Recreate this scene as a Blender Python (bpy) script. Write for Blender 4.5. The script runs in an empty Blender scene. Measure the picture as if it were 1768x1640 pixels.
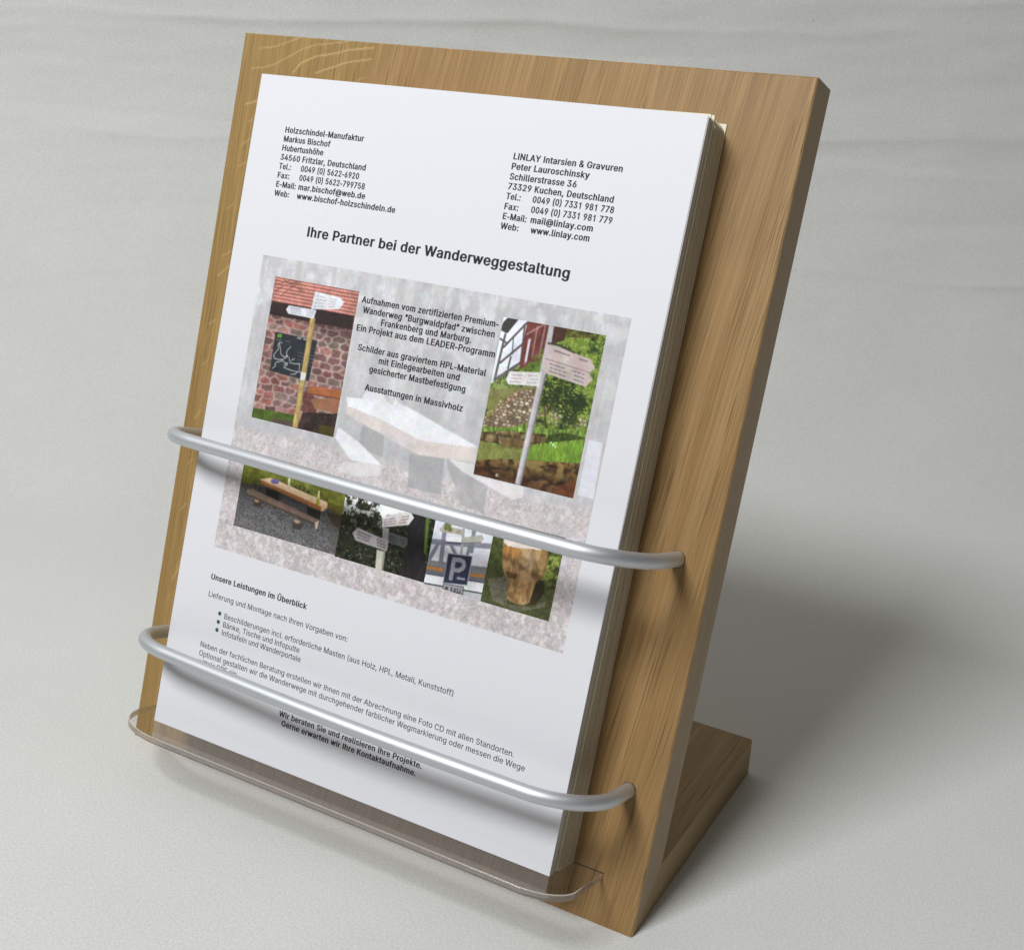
import bpy, bmesh, math, random
import numpy as np
from mathutils import Matrix, Vector
from mathutils.geometry import delaunay_2d_cdt

random.seed(7)
MM = 0.001
scene = bpy.context.scene
C = scene.collection

# ------------------------------------------------------------------ camera
cam_data = bpy.data.cameras.new("camera")
cam = bpy.data.objects.new("camera", cam_data)
C.objects.link(cam)
cam_data.sensor_fit = 'HORIZONTAL'
cam_data.sensor_width = 36.0
cam_data.lens = 45.6193
cam_data.shift_x = 0.00960
cam_data.shift_y = 0.04621
cam_data.clip_start = 0.01
cam_data.clip_end = 50
cam.matrix_world = Matrix(((0.864987, -0.228856, 0.446568, 0.421643), (0.501024, 0.344609, -0.793863, -0.383579), (0.027789, 0.910423, 0.412745, 0.366779), (0.000000, 0.000000, 0.000000, 1.000000)))
scene.camera = cam

# ------------------------------------------------------------------ world (dim even room light)
world = bpy.data.worlds.new("World")
scene.world = world
world.use_nodes = True
bg = world.node_tree.nodes["Background"]
bg.inputs[0].default_value = (1.0, 0.93, 0.85, 1)
bg.inputs[1].default_value = 0.10

# ------------------------------------------------------------------ the window light, high in front and a little left
TARGET = Vector((0.13, 0.06, 0.12))
def area_lamp(name, direction, dist, size_x, size_y, watts, colour):
    ld = bpy.data.lights.new(name, 'AREA')
    ld.shape = 'RECTANGLE'
    ld.size, ld.size_y = size_x, size_y
    ld.energy = watts
    ld.color = colour
    lo = bpy.data.objects.new(name, ld)
    C.objects.link(lo)
    d = Vector(direction).normalized()
    lo.location = TARGET + d * dist
    lo.rotation_euler = d.to_track_quat('Z', 'Y').to_euler()
    return lo
area_lamp("window_lamp", (-0.19, -0.66, 1.0), 1.7, 0.62, 0.46, 26.5, (0.97, 0.99, 1.0))
area_lamp("fill_lamp", (-1.0, -0.25, 0.75), 2.2, 1.2, 1.2, 4.0, (1.0, 0.97, 0.92))  # soft fill light added out of view on the left

scene.view_settings.view_transform = 'Standard'
scene.view_settings.look = 'None'
scene.view_settings.exposure = 0.08
scene.view_settings.gamma = 1.0
scene.view_settings.use_curve_mapping = False
scene.render.engine = 'CYCLES'
scene.cycles.max_bounces = 12
scene.cycles.transparent_max_bounces = 16
scene.cycles.caustics_refractive = False
scene.cycles.caustics_reflective = False

# ------------------------------------------------------------------ helpers
def lin(c):
    c = np.asarray(c, float) / 255.0
    return np.where(c <= 0.04045, c / 12.92, ((c + 0.055) / 1.055) ** 2.4)

def new_mat(name):
    m = bpy.data.materials.new(name)
    m.use_nodes = True
    nt = m.node_tree
    return m, nt, nt.nodes["Principled BSDF"]

def node(nt, kind, **kw):
    nd = nt.nodes.new(kind)
    for k, v in kw.items():
        setattr(nd, k, v)
    return nd

def ramp(nt, stops, interp='LINEAR'):
    r = nt.nodes.new('ShaderNodeValToRGB')
    r.color_ramp.interpolation = interp
    els = r.color_ramp.elements
    while len(els) < len(stops):
        els.new(0.5)
    for e, (p, c) in zip(els, stops):
        e.position = p
        e.color = (c, c, c, 1) if not isinstance(c, tuple) else c + (1,)
    return r

def mixc(nt, blend, fac, a, b):
    m = nt.nodes.new('ShaderNodeMix')
    m.data_type = 'RGBA'
    m.blend_type = blend
    for sock, v in ((m.inputs[0], fac), (m.inputs[6], a), (m.inputs[7], b)):
        if hasattr(v, 'links'):
            nt.links.new(v, sock)
        elif isinstance(v, tuple):
            sock.default_value = v + (1,)
        else:
            sock.default_value = v
    return m.outputs[2]

def mesh_obj(name, verts, faces, mat, parent=None, matrix=None, smooth=False):
    me = bpy.data.meshes.new(name)
    me.from_pydata([tuple(v) for v in verts], [], faces)
    me.materials.append(mat)
    if smooth:
        me.polygons.foreach_set('use_smooth', [True] * len(me.polygons))
    me.update()
    o = bpy.data.objects.new(name, me)
    C.objects.link(o)
    if parent is not None:
        o.parent = parent
    if matrix is not None:
        o.matrix_local = matrix
    return o

def tag(o, label=None, cat=None, group=None, kind=None):
    for k, v in (('label', label), ('category', cat), ('group', group), ('kind', kind)):
        if v:
            o[k] = v

def fix_normals(o):
    bm = bmesh.new()
    bm.from_mesh(o.data)
    bmesh.ops.recalc_face_normals(bm, faces=bm.faces)
    bm.to_mesh(o.data)
    bm.free()

# smooth value noise, for surfaces and printed pictures
def vnoise(x, y, seed=0):
    x = np.asarray(x, float); y = np.asarray(y, float)
    xi = np.floor(x).astype(np.int64); yi = np.floor(y).astype(np.int64)
    fx = x - xi; fy = y - yi
    fx = fx * fx * (3 - 2 * fx); fy = fy * fy * (3 - 2 * fy)
    def h(a, b):
        n = (a * 374761393 + b * 668265263 + seed * 974634777) & 0x7fffffff
        n = ((n ^ (n >> 13)) * 1274126177) & 0x7fffffff
        return ((n ^ (n >> 16)) & 0xffff) / 65535.0
    return (h(xi, yi) * (1 - fx) + h(xi + 1, yi) * fx) * (1 - fy) + (h(xi, yi + 1) * (1 - fx) + h(xi + 1, yi + 1) * fx) * fy

def fbm(x, y, seed=0, octaves=4):
    s = 0; a = 0.5; t = 0
    for i in range(octaves):
        s = s + a * vnoise(x * 2 ** i, y * 2 ** i, seed + 17 * i)
        t += a; a *= 0.55
    return s / t

# ------------------------------------------------------------------ sizes of the stand (millimetres)
W, H, T = 271.62, 340.31, 19.08          # board width, length, thickness
ANG = 1.24092                      # lean from the ground
FOOT = 134.33                    # foot length on the ground
SHELF_S = 21.05                  # shelf height along the board
SIV = T / math.tan(ANG / 2) * math.cos(ANG) + T * math.sin(ANG)   # mitre corner measured along the board

# board frame: local x across, y up the board, z out of its front
BOARD = Matrix.Rotation(ANG, 4, 'X')
# leaflet frame
LEAF = Matrix(((0.999998, -0.001847, 0.000000, 0.030197), (0.000618, 0.334805, -0.942287, -0.014438), (0.001741, 0.942285, 0.334806, 0.026979), (0.000000, 0.000000, 0.000000, 1.000000)))

# ------------------------------------------------------------------ backdrop: one sheet swept from floor to wall
def build_backdrop():
    m, nt, p = new_mat("backdrop_paper")
    tc = node(nt, 'ShaderNodeTexCoord')
    n1 = node(nt, 'ShaderNodeTexNoise'); n1.inputs['Scale'].default_value = 900; n1.inputs['Detail'].default_value = 3
    n2 = node(nt, 'ShaderNodeTexNoise'); n2.inputs['Scale'].default_value = 9; n2.inputs['Detail'].default_value = 4
    vo = node(nt, 'ShaderNodeTexVoronoi'); vo.inputs['Scale'].default_value = 210
    for t in (n1, n2, vo):
        nt.links.new(tc.outputs['Object'], t.inputs['Vector'])
    r1 = ramp(nt, [(0.3, 0.90), (0.7, 1.08)])
    nt.links.new(n1.outputs[0], r1.inputs[0])
    r2 = ramp(nt, [(0.3, (0.60, 0.602, 0.577)), (0.7, (0.632, 0.630, 0.607))])
    nt.links.new(n2.outputs[0], r2.inputs[0])
    base = mixc(nt, 'MULTIPLY', 1.0, r2.outputs[0], r1.outputs[0])
    sp = ramp(nt, [(0.045, 1.0), (0.075, 0.0)])
    nt.links.new(vo.outputs['Distance'], sp.inputs[0])
    vr = ramp(nt, [(0.70, 0.0), (0.78, 1.0)])
    sep = node(nt, 'ShaderNodeSeparateColor')
    nt.links.new(vo.outputs['Color'], sep.inputs[0])
    nt.links.new(sep.outputs[0], vr.inputs[0])
    mul = node(nt, 'ShaderNodeMath', operation='MULTIPLY')
    nt.links.new(sp.outputs[0], mul.inputs[0]); nt.links.new(vr.outputs[0], mul.inputs[1])
    base = mixc(nt, 'MIX', mul.outputs[0], base, (0.80, 0.80, 0.79))
    # a few dark specks of dust
    vd = node(nt, 'ShaderNodeTexVoronoi'); vd.inputs['Scale'].default_value = 34
    nt.links.new(tc.outputs['Object'], vd.inputs['Vector'])
    sd = ramp(nt, [(0.015, 0.7), (0.035, 0.0)])
    nt.links.new(vd.outputs['Distance'], sd.inputs[0])
    sepd = node(nt, 'ShaderNodeSeparateColor'); nt.links.new(vd.outputs['Color'], sepd.inputs[0])
    rd = ramp(nt, [(0.93, 0.0), (0.95, 1.0)]); nt.links.new(sepd.outputs[1], rd.inputs[0])
    muld = node(nt, 'ShaderNodeMath', operation='MULTIPLY')
    nt.links.new(sd.outputs[0], muld.inputs[0]); nt.links.new(rd.outputs[0], muld.inputs[1])
    base = mixc(nt, 'MIX', muld.outputs[0], base, (0.25, 0.24, 0.22))
    nt.links.new(base, p.inputs['Base Color'])
    p.inputs['Roughness'].default_value = 0.8
    p.inputs['Specular IOR Level'].default_value = 0.25
    bp = node(nt, 'ShaderNodeBump'); bp.inputs['Strength'].default_value = 0.25; bp.inputs['Distance'].default_value = 0.0006
    nt.links.new(n1.outputs[0], bp.inputs['Height'])
    nt.links.new(bp.outputs[0], p.inputs['Normal'])
    # sweep profile along d: floor, arc, wall
    fw = np.array([-0.490, 0.872]); rt = np.array([0.872, 0.490]); o0 = np.array([0.13, 0.05])
    d0, R, top = 0.27, 0.36, 2.0
    la = R * math.pi / 2
    tl = np.concatenate([np.linspace(-3.0, -0.3, 20), np.linspace(-0.3, d0, 60)[1:], d0 + np.linspace(0, la, 260)[1:], d0 + la + np.linspace(0, top, 120)[1:]])
    xs = np.concatenate([np.linspace(-4.5, -0.95, 18), np.linspace(-0.95, 0.75, 190)[1:-1], np.linspace(0.75, 4.5, 18)])
    Tt, X = np.meshgrid(tl, xs, indexing='ij')
    ph = np.clip((Tt - d0) / R, 0, math.pi / 2)
    up = np.maximum(Tt - d0 - la, 0)
    D = np.where(Tt < d0, Tt, d0 + R * np.sin(ph))
    Z = R * (1 - np.cos(ph)) + up
    nd = -np.sin(ph); nz = np.cos(ph)
    disp = np.zeros_like(D)
    rng = np.random.RandomState(5)
    # soft creases across the sheet, gathered in the upper half
    gate = np.clip((Tt - 0.43) / 0.10, 0, 1)
    for i in range(34):
        t0 = rng.uniform(0.42, 0.84); xc = rng.uniform(-0.9, 0.6); ln = rng.uniform(0.10, 0.42)
        sl = rng.uniform(-0.10, 0.03)
        wob = 0.016 * (fbm(X * 4 + 10 * i, X * 0 + i, 40 + i, 4) - .5) * 2
        dd = Tt - (t0 + sl * (X - xc) + wob)
        amp = rng.uniform(0.5, 1.4) * 0.0024 * np.exp(-((X - xc) / ln) ** 2) * (0.4 + 1.2 * fbm(X * 5 + 31 * i, X * 0, 90 + i, 2))
        w0 = rng.uniform(0.005, 0.012); wd = np.where(dd > 0, w0 * rng.uniform(1.5, 3.5), w0 * rng.uniform(.45, .9))
        disp += (1 if rng.rand() > .3 else -1) * amp * gate * np.exp(-np.abs(dd) / wd)
    disp += 0.0075 * (fbm(X * 3.2 + Tt * 1.5, Tt * 13, 3, 4) - .5) * gate
    disp += 0.0030 * (fbm(X * 9, Tt * 34, 13, 3) - .5) * gate
    D2 = D + nd * disp; Z2 = Z + nz * disp
    P = o0 + D2[..., None] * fw + X[..., None] * rt
    V = np.concatenate([P, Z2[..., None]], -1).reshape(-1, 3)
    a, b = Tt.shape
    idx = np.arange(a * b).reshape(a, b)
    F = np.stack([idx[:-1, :-1], idx[:-1, 1:], idx[1:, 1:], idx[1:, :-1]], -1).reshape(-1, 4)
    o = mesh_obj("backdrop", V, F.tolist(), m, smooth=True)
    tag(o, "pale grey paper backdrop with soft horizontal creases", None, None, 'structure')
build_backdrop()

# ------------------------------------------------------------------ oak
def oak(name, along, lamellas=True, grey=0.6):
    """straight-grained oak; `along` = local axis of the grain (1: y)."""
    m, nt, p = new_mat(name)
    L = nt.links.new
    tc = node(nt, 'ShaderNodeTexCoord')
    sep = node(nt, 'ShaderNodeSeparateXYZ')
    L(tc.outputs['Object'], sep.inputs[0])
    def math_(op, a, b=None):
        q = node(nt, 'ShaderNodeMath', operation=op)
        for s, v in zip(q.inputs, (a, b)):
            if v is None: continue
            if hasattr(v, 'links'): L(v, s)
            else: s.default_value = v
        return q.outputs[0]
    x, y, z = sep.outputs
    if lamellas:
        right = math_('GREATER_THAN', x, 0.0735)
        third = math_('GREATER_THAN', x, 0.2085)
    else:
        right = math_('GREATER_THAN', x, 5.0)
        third = math_('GREATER_THAN', x, 0.2085)
    slant = math_('MULTIPLY', math_('MULTIPLY', y, 0.085), right)
    wob = node(nt, 'ShaderNodeTexNoise'); wob.inputs['Scale'].default_value = 1.0; wob.inputs['Detail'].default_value = 2
    cw = node(nt, 'ShaderNodeCombineXYZ')
    L(math_('MULTIPLY', x, 14.0), cw.inputs[0]); L(math_('MULTIPLY', y, 5.0), cw.inputs[1]); L(math_('MULTIPLY', z, 14.0), cw.inputs[2])
    L(cw.outputs[0], wob.inputs['Vector'])
    xw = math_('ADD', math_('SUBTRACT', x, slant), math_('MULTIPLY', math_('SUBTRACT', wob.outputs[0], 0.5), 0.007))
    xw = math_('ADD', xw, math_('MULTIPLY', third, 0.37))
    def stretched(kx, ky, kz, detail, rough=0.5):
        c = node(nt, 'ShaderNodeCombineXYZ')
        L(math_('MULTIPLY', xw, kx), c.inputs[0]); L(math_('MULTIPLY', y, ky), c.inputs[1]); L(math_('MULTIPLY', z, kz), c.inputs[2])
        t = node(nt, 'ShaderNodeTexNoise'); t.inputs['Scale'].default_value = 1.0
        t.inputs['Detail'].default_value = detail; t.inputs['Roughness'].default_value = rough
        L(c.outputs[0], t.inputs['Vector'])
        return t.outputs[0]
    bands = stretched(150, 1.2, 150, 4, 0.65)
    fine = stretched(1300, 22, 1300, 2)
    pores = stretched(2100, 30, 2100, 1)
    pmask = stretched(160, 4, 160, 2)
    rb = ramp(nt, [(0.30, (0.285, 0.170, 0.061)), (0.50, (0.337, 0.206, 0.078)), (0.70, (0.380, 0.240, 0.099))])
    L(bands, rb.inputs[0])
    tint = ramp(nt, [(0.0, (0.97, 1.0, 0.92)), (1.0, (1.0, 0.985, 1.0))])
    L(right, tint.inputs[0])
    col = mixc(nt, 'MULTIPLY', 1.0, rb.outputs[0], tint.outputs[0])
    tint3 = ramp(nt, [(0.0, (1.0, 1.0, 1.0)), (1.0, (0.95, 0.95, 0.97))])
    L(third, tint3.inputs[0])
    col = mixc(nt, 'MULTIPLY', 1.0, col, tint3.outputs[0])
    rf = ramp(nt, [(0.32, 0.83), (0.68, 1.13)])
    L(fine, rf.inputs[0])
    col = mixc(nt, 'MULTIPLY', 1.0, col, rf.outputs[0])
    rp = ramp(nt, [(0.585, 0.0), (0.65, 1.0)])
    L(pores, rp.inputs[0])
    rm = ramp(nt, [(0.42, 0.2), (0.58, 0.95)])
    L(pmask, rm.inputs[0])
    col = mixc(nt, 'MIX', math_('MULTIPLY', rp.outputs[0], rm.outputs[0]), col, (0.165, 0.090, 0.032))
    at = node(nt, 'ShaderNodeAttribute'); at.attribute_name = 'ray_fleck'
    col = mixc(nt, 'MIX', at.outputs['Fac'], col, (0.57, 0.40, 0.18))
    # shade and dull ambient light on the narrow sides, mixed into their colour
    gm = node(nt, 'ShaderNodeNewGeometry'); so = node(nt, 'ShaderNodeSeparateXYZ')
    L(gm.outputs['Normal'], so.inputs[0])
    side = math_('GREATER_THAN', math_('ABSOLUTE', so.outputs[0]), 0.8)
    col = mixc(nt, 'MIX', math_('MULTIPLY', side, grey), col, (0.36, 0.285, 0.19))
    L(col, p.inputs['Base Color'])
    p.inputs['Roughness'].default_value = 0.48
    p.inputs['Specular IOR Level'].default_value = 0.35
    bp = node(nt, 'ShaderNodeBump'); bp.inputs['Strength'].default_value = 0.12; bp.inputs['Distance'].default_value = 0.0004
    L(pores, bp.inputs['Height']); bp.invert = True
    L(bp.outputs[0], p.inputs['Normal'])
    return m

stand = bpy.data.objects.new("leaflet_stand", None)
C.objects.link(stand)
stand.empty_display_size = 0.05
tag(stand, "slanted oak leaflet stand with two metal rails and a clear shelf", "leaflet stand")

FLECKS = [[[(9.7, 334.0), (14, 334.3), (19.5, 335.4), (24, 337), (27.9, 338.5), (33.1, 340.2)], 0.55, 0.75], [[(7.2, 324.7), (14, 325.6), (20.2, 327.4), (24.5, 329.8), (29.2, 332.2), (34.5, 335.2), (41.2, 337.3), (49, 338.4), (58.2, 339.7)], 0.55, 0.8], [[(30.9, 324.1), (34.7, 328.9), (42.2, 332.3), (49, 333.6), (54, 334.6), (59.0, 336.2), (66, 337.2), (72.8, 338.1)], 0.7, 1], [[(43.8, 325.1), (48, 326.8), (54.2, 328.8), (58, 330.4), (63.1, 331.6), (68, 332.4), (72.6, 333.2)], 0.65, 0.95], [[(66.5, 323.5), (70, 325)], 0.5, 0.6], [[(7.2, 308.5), (11, 309.6), (14.5, 311.2)], 0.8, 0.9], [[(10.5, 300.8), (12.9, 302.4)], 0.6, 0.5], [[(8.6, 290.1), (12.8, 293.1)], 0.7, 0.55], [[(8.6, 280.2), (12.6, 282.5)], 0.6, 0.5], [[(7.0, 238), (10.5, 240.2), (14, 242.2)], 0.6, 0.6], [[(6.6, 229), (9, 231), (12.5, 234.5)], 0.7, 0.7], [[(6.1, 206.1), (9.4, 208.6)], 0.7, 0.6], [[(6.1, 186.5), (8.4, 189.1)], 0.6, 0.5], [[(6.7, 160.8), (9.0, 165.2)], 0.8, 0.7], [[(6.8, 138.8), (9.2, 141.6)], 0.7, 0.5], [[(6.8, 116.0), (9.6, 120.1)], 0.7, 0.6], [[(8.2, 81.7), (12.1, 89.9)], 0.7, 0.7], [[(9.5, 88), (13, 95)], 0.6, 0.6], [[(6, 70), (9, 75)], 0.6, 0.4], [[(5, 260), (9, 262.5)], 0.6, 0.4]]

def build_board():
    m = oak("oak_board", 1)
    c = 0.6
    nx, ny = 410, 520
    gx = np.linspace(c, W - c, nx); gy = np.linspace(0.05, H - c, ny)
    GX, GY = np.meshgrid(gx, gy)
    V = np.stack([GX, GY, np.zeros_like(GX)], -1).reshape(-1, 3)
    idx = np.arange(nx * ny).reshape(ny, nx)
    F = np.stack([idx[:-1, :-1], idx[:-1, 1:], idx[1:, 1:], idx[1:, :-1]], -1).reshape(-1, 4).tolist()
    # pale medullary rays of the left lamella
    fl = np.zeros_like(GX)
    for pts, wd, st in FLECKS:
        for (x0, y0), (x1, y1) in zip(pts[:-1], pts[1:]):
            dx, dy = x1 - x0, y1 - y0
            t = np.clip(((GX - x0) * dx + (GY - y0) * dy) / (dx * dx + dy * dy), 0, 1)
            dist = np.hypot(GX - x0 - t * dx, GY - y0 - t * dy)
            fl = np.maximum(fl, st * np.clip(1.6 - dist / (wd * .5), 0, 1))
    fl *= 0.55 + 0.5 * (fbm(GX * .5, GY * .5, 8, 3) - .3)
    loop = list(idx[0, :]) + list(idx[1:, -1]) + list(idx[-1, -2::-1]) + list(idx[-2:0:-1, 0])
    bx, by = V[loop, 0], V[loop, 1]
    ox = (bx - c) / (W - 2 * c) * W
    oy = (by - 0.05) / (H - c - 0.05) * (H - 0.05) + 0.05
    # rings: chamfer edge, back chamfer edge, back face
    ybk = SIV + 0.05 + (oy - 0.05) / (H - 0.05) * (H - SIV - 0.05)
    f1 = (T - c) / T
    y2 = oy + (ybk - oy) * f1
    rings = [np.stack([ox, oy, np.full_like(ox, -c * .8)], -1),
             np.stack([ox, y2, np.full_like(ox, -T + c)], -1),
             np.stack([bx, np.minimum(ybk, H - c), np.full_like(ox, -T)], -1)]
    prev = loop
    base = len(V)
    allv = [V]
    n = len(loop)
    for r in rings:
        cur = list(range(base, base + n)); base += n
        allv.append(r)
        F += [[prev[i], cur[i], cur[(i + 1) % n], prev[(i + 1) % n]] for i in range(n)]
        prev = cur
    F.append(prev[::1])
    V = np.concatenate(allv) * MM
    o = mesh_obj("back_board", V, F, m, stand, BOARD)
    fix_normals(o)
    a = o.data.attributes.new('ray_fleck', 'FLOAT', 'POINT')
    vals = np.zeros(len(V), np.float32); vals[:nx * ny] = np.clip(fl.ravel(), 0, 1)
    a.data.foreach_set('value', vals)
build_board()

def build_foot():
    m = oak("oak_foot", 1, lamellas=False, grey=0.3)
    iy = T / math.tan(ANG / 2)
    e = 0.06
    prof = [(0.15 + e, 0.0), (iy + e, T), (FOOT, T), (FOOT, 0.0)]
    bm = bmesh.new()
    a = [bm.verts.new((0.02 * MM, y * MM, z * MM)) for y, z in prof]
    b = [bm.verts.new(((W - 0.02) * MM, y * MM, z * MM)) for y, z in prof]
    bm.faces.new(a); bm.faces.new(b[::-1])
    for i in range(4):
        j = (i + 1) % 4
        bm.faces.new((a[i], b[i], b[j], a[j]))
    ed = [q for q in bm.edges if all(v.co.y > (FOOT - 1) * MM for v in q.verts) or (all(v.co.z > (T - 1) * MM for v in q.verts) and abs(q.verts[0].co.x - q.verts[1].co.x) < 1e-6)]
    bmesh.ops.bevel(bm, geom=ed, offset=0.6 * MM, segments=2, affect='EDGES', profile=0.5)
    bmesh.ops.recalc_face_normals(bm, faces=bm.faces)
    me = bpy.data.meshes.new("foot_board")
    bm.to_mesh(me); bm.free()
    me.materials.append(m)
    o = bpy.data.objects.new("foot_board", me)
    C.objects.link(o); o.parent = stand
build_foot()

# ------------------------------------------------------------------ rails
def rail_metal():
    m, nt, p = new_mat("satin_aluminium")
    p.inputs['Metallic'].default_value = 1.0
    p.inputs['Base Color'].default_value = (0.64, 0.66, 0.69, 1)
    p.inputs['Roughness'].default_value = 0.36
    tc = node(nt, 'ShaderNodeTexCoord')
    n = node(nt, 'ShaderNodeTexNoise'); n.inputs['Scale'].default_value = 2200; n.inputs['Detail'].default_value = 2
    nt.links.new(tc.outputs['Object'], n.inputs['Vector'])
    r = ramp(nt, [(0.3, 0.52), (0.7, 0.64)])
    nt.links.new(n.outputs[0], r.inputs[0]); nt.links.new(r.outputs[0], p.inputs['Roughness'])
    return m
ALU = rail_metal()
HOLE, _nt, _p = new_mat("drilled_hole")
_p.inputs['Base Color'].default_value = (0.06, 0.035, 0.015, 1)
_p.inputs['Roughness'].default_value = 0.9

def build_rail(s0, droop, x0, x1, K, R, bow, splay, label):
    """tube leaving the board, bending round a corner and running across the front."""
    pts = [(x0, -6.0), (x0, 4.0)]
    for i in range(0, 25):
        a = math.pi / 2 * i / 24
        # elongated corner
        pts.append((x0 + R * 1.15 * (1 - math.cos(a)), K - R + R * math.sin(a)))
    for i in range(1, 24):
        t = i / 24
        xa, xb = x0 + R * 1.15, x1 - R * 1.15
        pts.append((xa + (xb - xa) * t, K + bow * math.sin(math.pi * t)))
    pts += [(x0 + x1 - x, k) for x, k in reversed(pts[:27])]
    P = [Vector((x, s0 + droop(x) * max(k, 0) / 50.0, k * (1 + splay * (x - 13) / 243))) for x, k in pts]
    rad, ns = 3.1, 32
    V, F = [], []
    for i, p in enumerate(P):
        t = (P[min(i + 1, len(P) - 1)] - P[max(i - 1, 0)]).normalized()
        u = Vector((0, 1, 0)) - t * t.y
        u.normalize()
        w = t.cross(u)
        for j in range(ns):
            a = 2 * math.pi * j / ns
            V.append((p + (u * math.cos(a) + w * math.sin(a)) * rad) * MM)
    n = len(P)
    for i in range(n - 1):
        for j in range(ns):
            F.append([i * ns + j, i * ns + (j + 1) % ns, (i + 1) * ns + (j + 1) % ns, (i + 1) * ns + j])
    F.append(list(range(ns))[::-1]); F.append([(n - 1) * ns + j for j in range(ns)])
    o = mesh_obj("rail", V, F, ALU, stand, BOARD, smooth=True)
    tag(o, label)
    fix_normals(o)
    # the drilled holes, a hair wider than the tube
    for xe in (x0, x1):
        hv, hf = [], []
        for j in range(40):
            a = 2 * math.pi * j / 40
            wig = 0.10 * math.sin(3 * a + xe) + 0.06 * math.sin(7 * a)
            for rr in (rad - 0.15, rad + 0.22 + wig):
                hv.append(((xe + rr * math.cos(a)) * MM, (s0 + rr * math.sin(a)) * MM, 0.04 * MM))
        for j in range(40):
            hf.append((2 * j, 2 * j + 1, (2 * j + 3) % 80, (2 * j + 2) % 80))
        mesh_obj("hole", hv, hf, HOLE, stand, BOARD)
build_rail(153.8, lambda x: 2.0 - 1.0 * (x - 13) / 243, 13.5, 257.2, 36.0, 24.0, 3.0, 0.4, "upper satin metal rail")
build_rail(58.2, lambda x: 1.6 - 2.6 * (x - 13) / 243, 16.0, 257.2, 37.5, 25.0, 3.0, 0.1, "lower satin metal rail")

# ------------------------------------------------------------------ clear shelf let into the board
def build_shelf():
    m, nt, p = new_mat("clear_acrylic")
    p.inputs['Base Color'].default_value = (0.97, 0.965, 0.955, 1)
    p.inputs['Roughness'].default_value = 0.02
    p.inputs['IOR'].default_value = 1.49
    p.inputs['Transmission Weight'].default_value = 1.0
    # the polished faces: clear sheet seen through, with a surface reflection
    me_, nte, pe = new_mat("clear_acrylic_face")
    nt2 = nte
    nt2.nodes.remove(pe)
    out = nt2.nodes["Material Output"]
    tr = node(nt2, 'ShaderNodeBsdfTransparent'); tr.inputs[0].default_value = (0.975, 0.97, 0.97, 1)
    gl = node(nt2, 'ShaderNodeBsdfGlossy'); gl.inputs['Roughness'].default_value = 0.03
    fr = node(nt2, 'ShaderNodeFresnel'); fr.inputs['IOR'].default_value = 1.49
    mx = node(nt2, 'ShaderNodeMixShader')
    geo = node(nt2, 'ShaderNodeNewGeometry')
    ior = node(nt2, 'ShaderNodeMix'); ior.data_type = 'FLOAT'      # same reflectance from either side of the sheet
    ior.inputs[2].default_value = 1.49; ior.inputs[3].default_value = 1 / 1.49
    nt2.links.new(geo.outputs['Backfacing'], ior.inputs[0]); nt2.links.new(ior.outputs[0], fr.inputs['IOR'])
    nt2.links.new(fr.outputs[0], mx.inputs[0]); nt2.links.new(tr.outputs[0], mx.inputs[1]); nt2.links.new(gl.outputs[0], mx.inputs[2])
    nt2.links.new(mx.outputs[0], out.inputs[0])
    # rim: frosted saw-cut edge
    mr, ntr, pr = new_mat("acrylic_edge")
    pr.inputs['Base Color'].default_value = (0.86, 0.85, 0.83, 1)
    pr.inputs['Roughness'].default_value = 0.10
    pr.inputs['Transmission Weight'].default_value = 0.85
    pr.inputs['IOR'].default_value = 1.45
    x0, x1, dep, th = 15.0, 254.0, 41.2, 3.0
    rl, rr_ = 27.0, 15.0
    out2 = [(x0, -4.0), (x0, 0.0)]
    for i in range(0, 19):
        a = math.pi / 2 * i / 18
        out2.append((x0 + 1.25 * rl * (1 - math.cos(a)), dep - rl + rl * math.sin(a)))
    for i in range(18, -1, -1):
        a = math.pi / 2 * i / 18
        out2.append((x1 - 1.25 * rr_ * (1 - math.cos(a)), dep - rr_ + rr_ * math.sin(a)))
    out2 += [(x1, 0.0), (x1, -4.0)]
    n = len(out2)
    b = 0.35
    cx, ck = (x0 + x1) / 2, dep / 2
    def inset(x, k, d):
        return (x + (d if x < x0 + 30 else -d if x > x1 - 30 else 0), k - (d if k > 5 else 0))
    top_i = [inset(x, k, b) for x, k in out2]
    V = [(x, SHELF_S, k) for x, k in top_i] + [(x, SHELF_S - b, k) for x, k in out2] + [(x, SHELF_S - th + b, k) for x, k in out2] + [(x, SHELF_S - th, k) for x, k in top_i]
    F = [list(range(n)), list(range(3 * n, 4 * n))[::-1]]
    for l in range(3):
        F += [[l * n + i, l * n + (i + 1) % n, (l + 1) * n + (i + 1) % n, (l + 1) * n + i] for i in range(n)]
    o = mesh_obj("shelf", np.array(V) * MM, F, me_, stand, BOARD)
    o.data.materials.append(mr)
    for i, f in enumerate(o.data.polygons):
        f.material_index = 0 if i < 2 else 1
        f.use_smooth = i >= 2
    fix_normals(o)
    # dark slot line where the sheet enters the wood
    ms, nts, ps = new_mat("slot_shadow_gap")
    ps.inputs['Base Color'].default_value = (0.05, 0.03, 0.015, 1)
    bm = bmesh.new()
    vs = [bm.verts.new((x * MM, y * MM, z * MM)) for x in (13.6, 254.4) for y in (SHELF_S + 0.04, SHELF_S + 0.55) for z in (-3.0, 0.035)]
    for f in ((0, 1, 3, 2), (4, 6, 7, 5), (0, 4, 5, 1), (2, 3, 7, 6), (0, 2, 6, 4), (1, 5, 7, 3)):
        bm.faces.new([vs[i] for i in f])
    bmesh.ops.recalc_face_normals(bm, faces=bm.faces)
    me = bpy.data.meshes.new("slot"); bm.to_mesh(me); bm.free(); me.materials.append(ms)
    so = bpy.data.objects.new("slot", me); C.objects.link(so); so.parent = stand; so.matrix_local = BOARD
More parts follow.
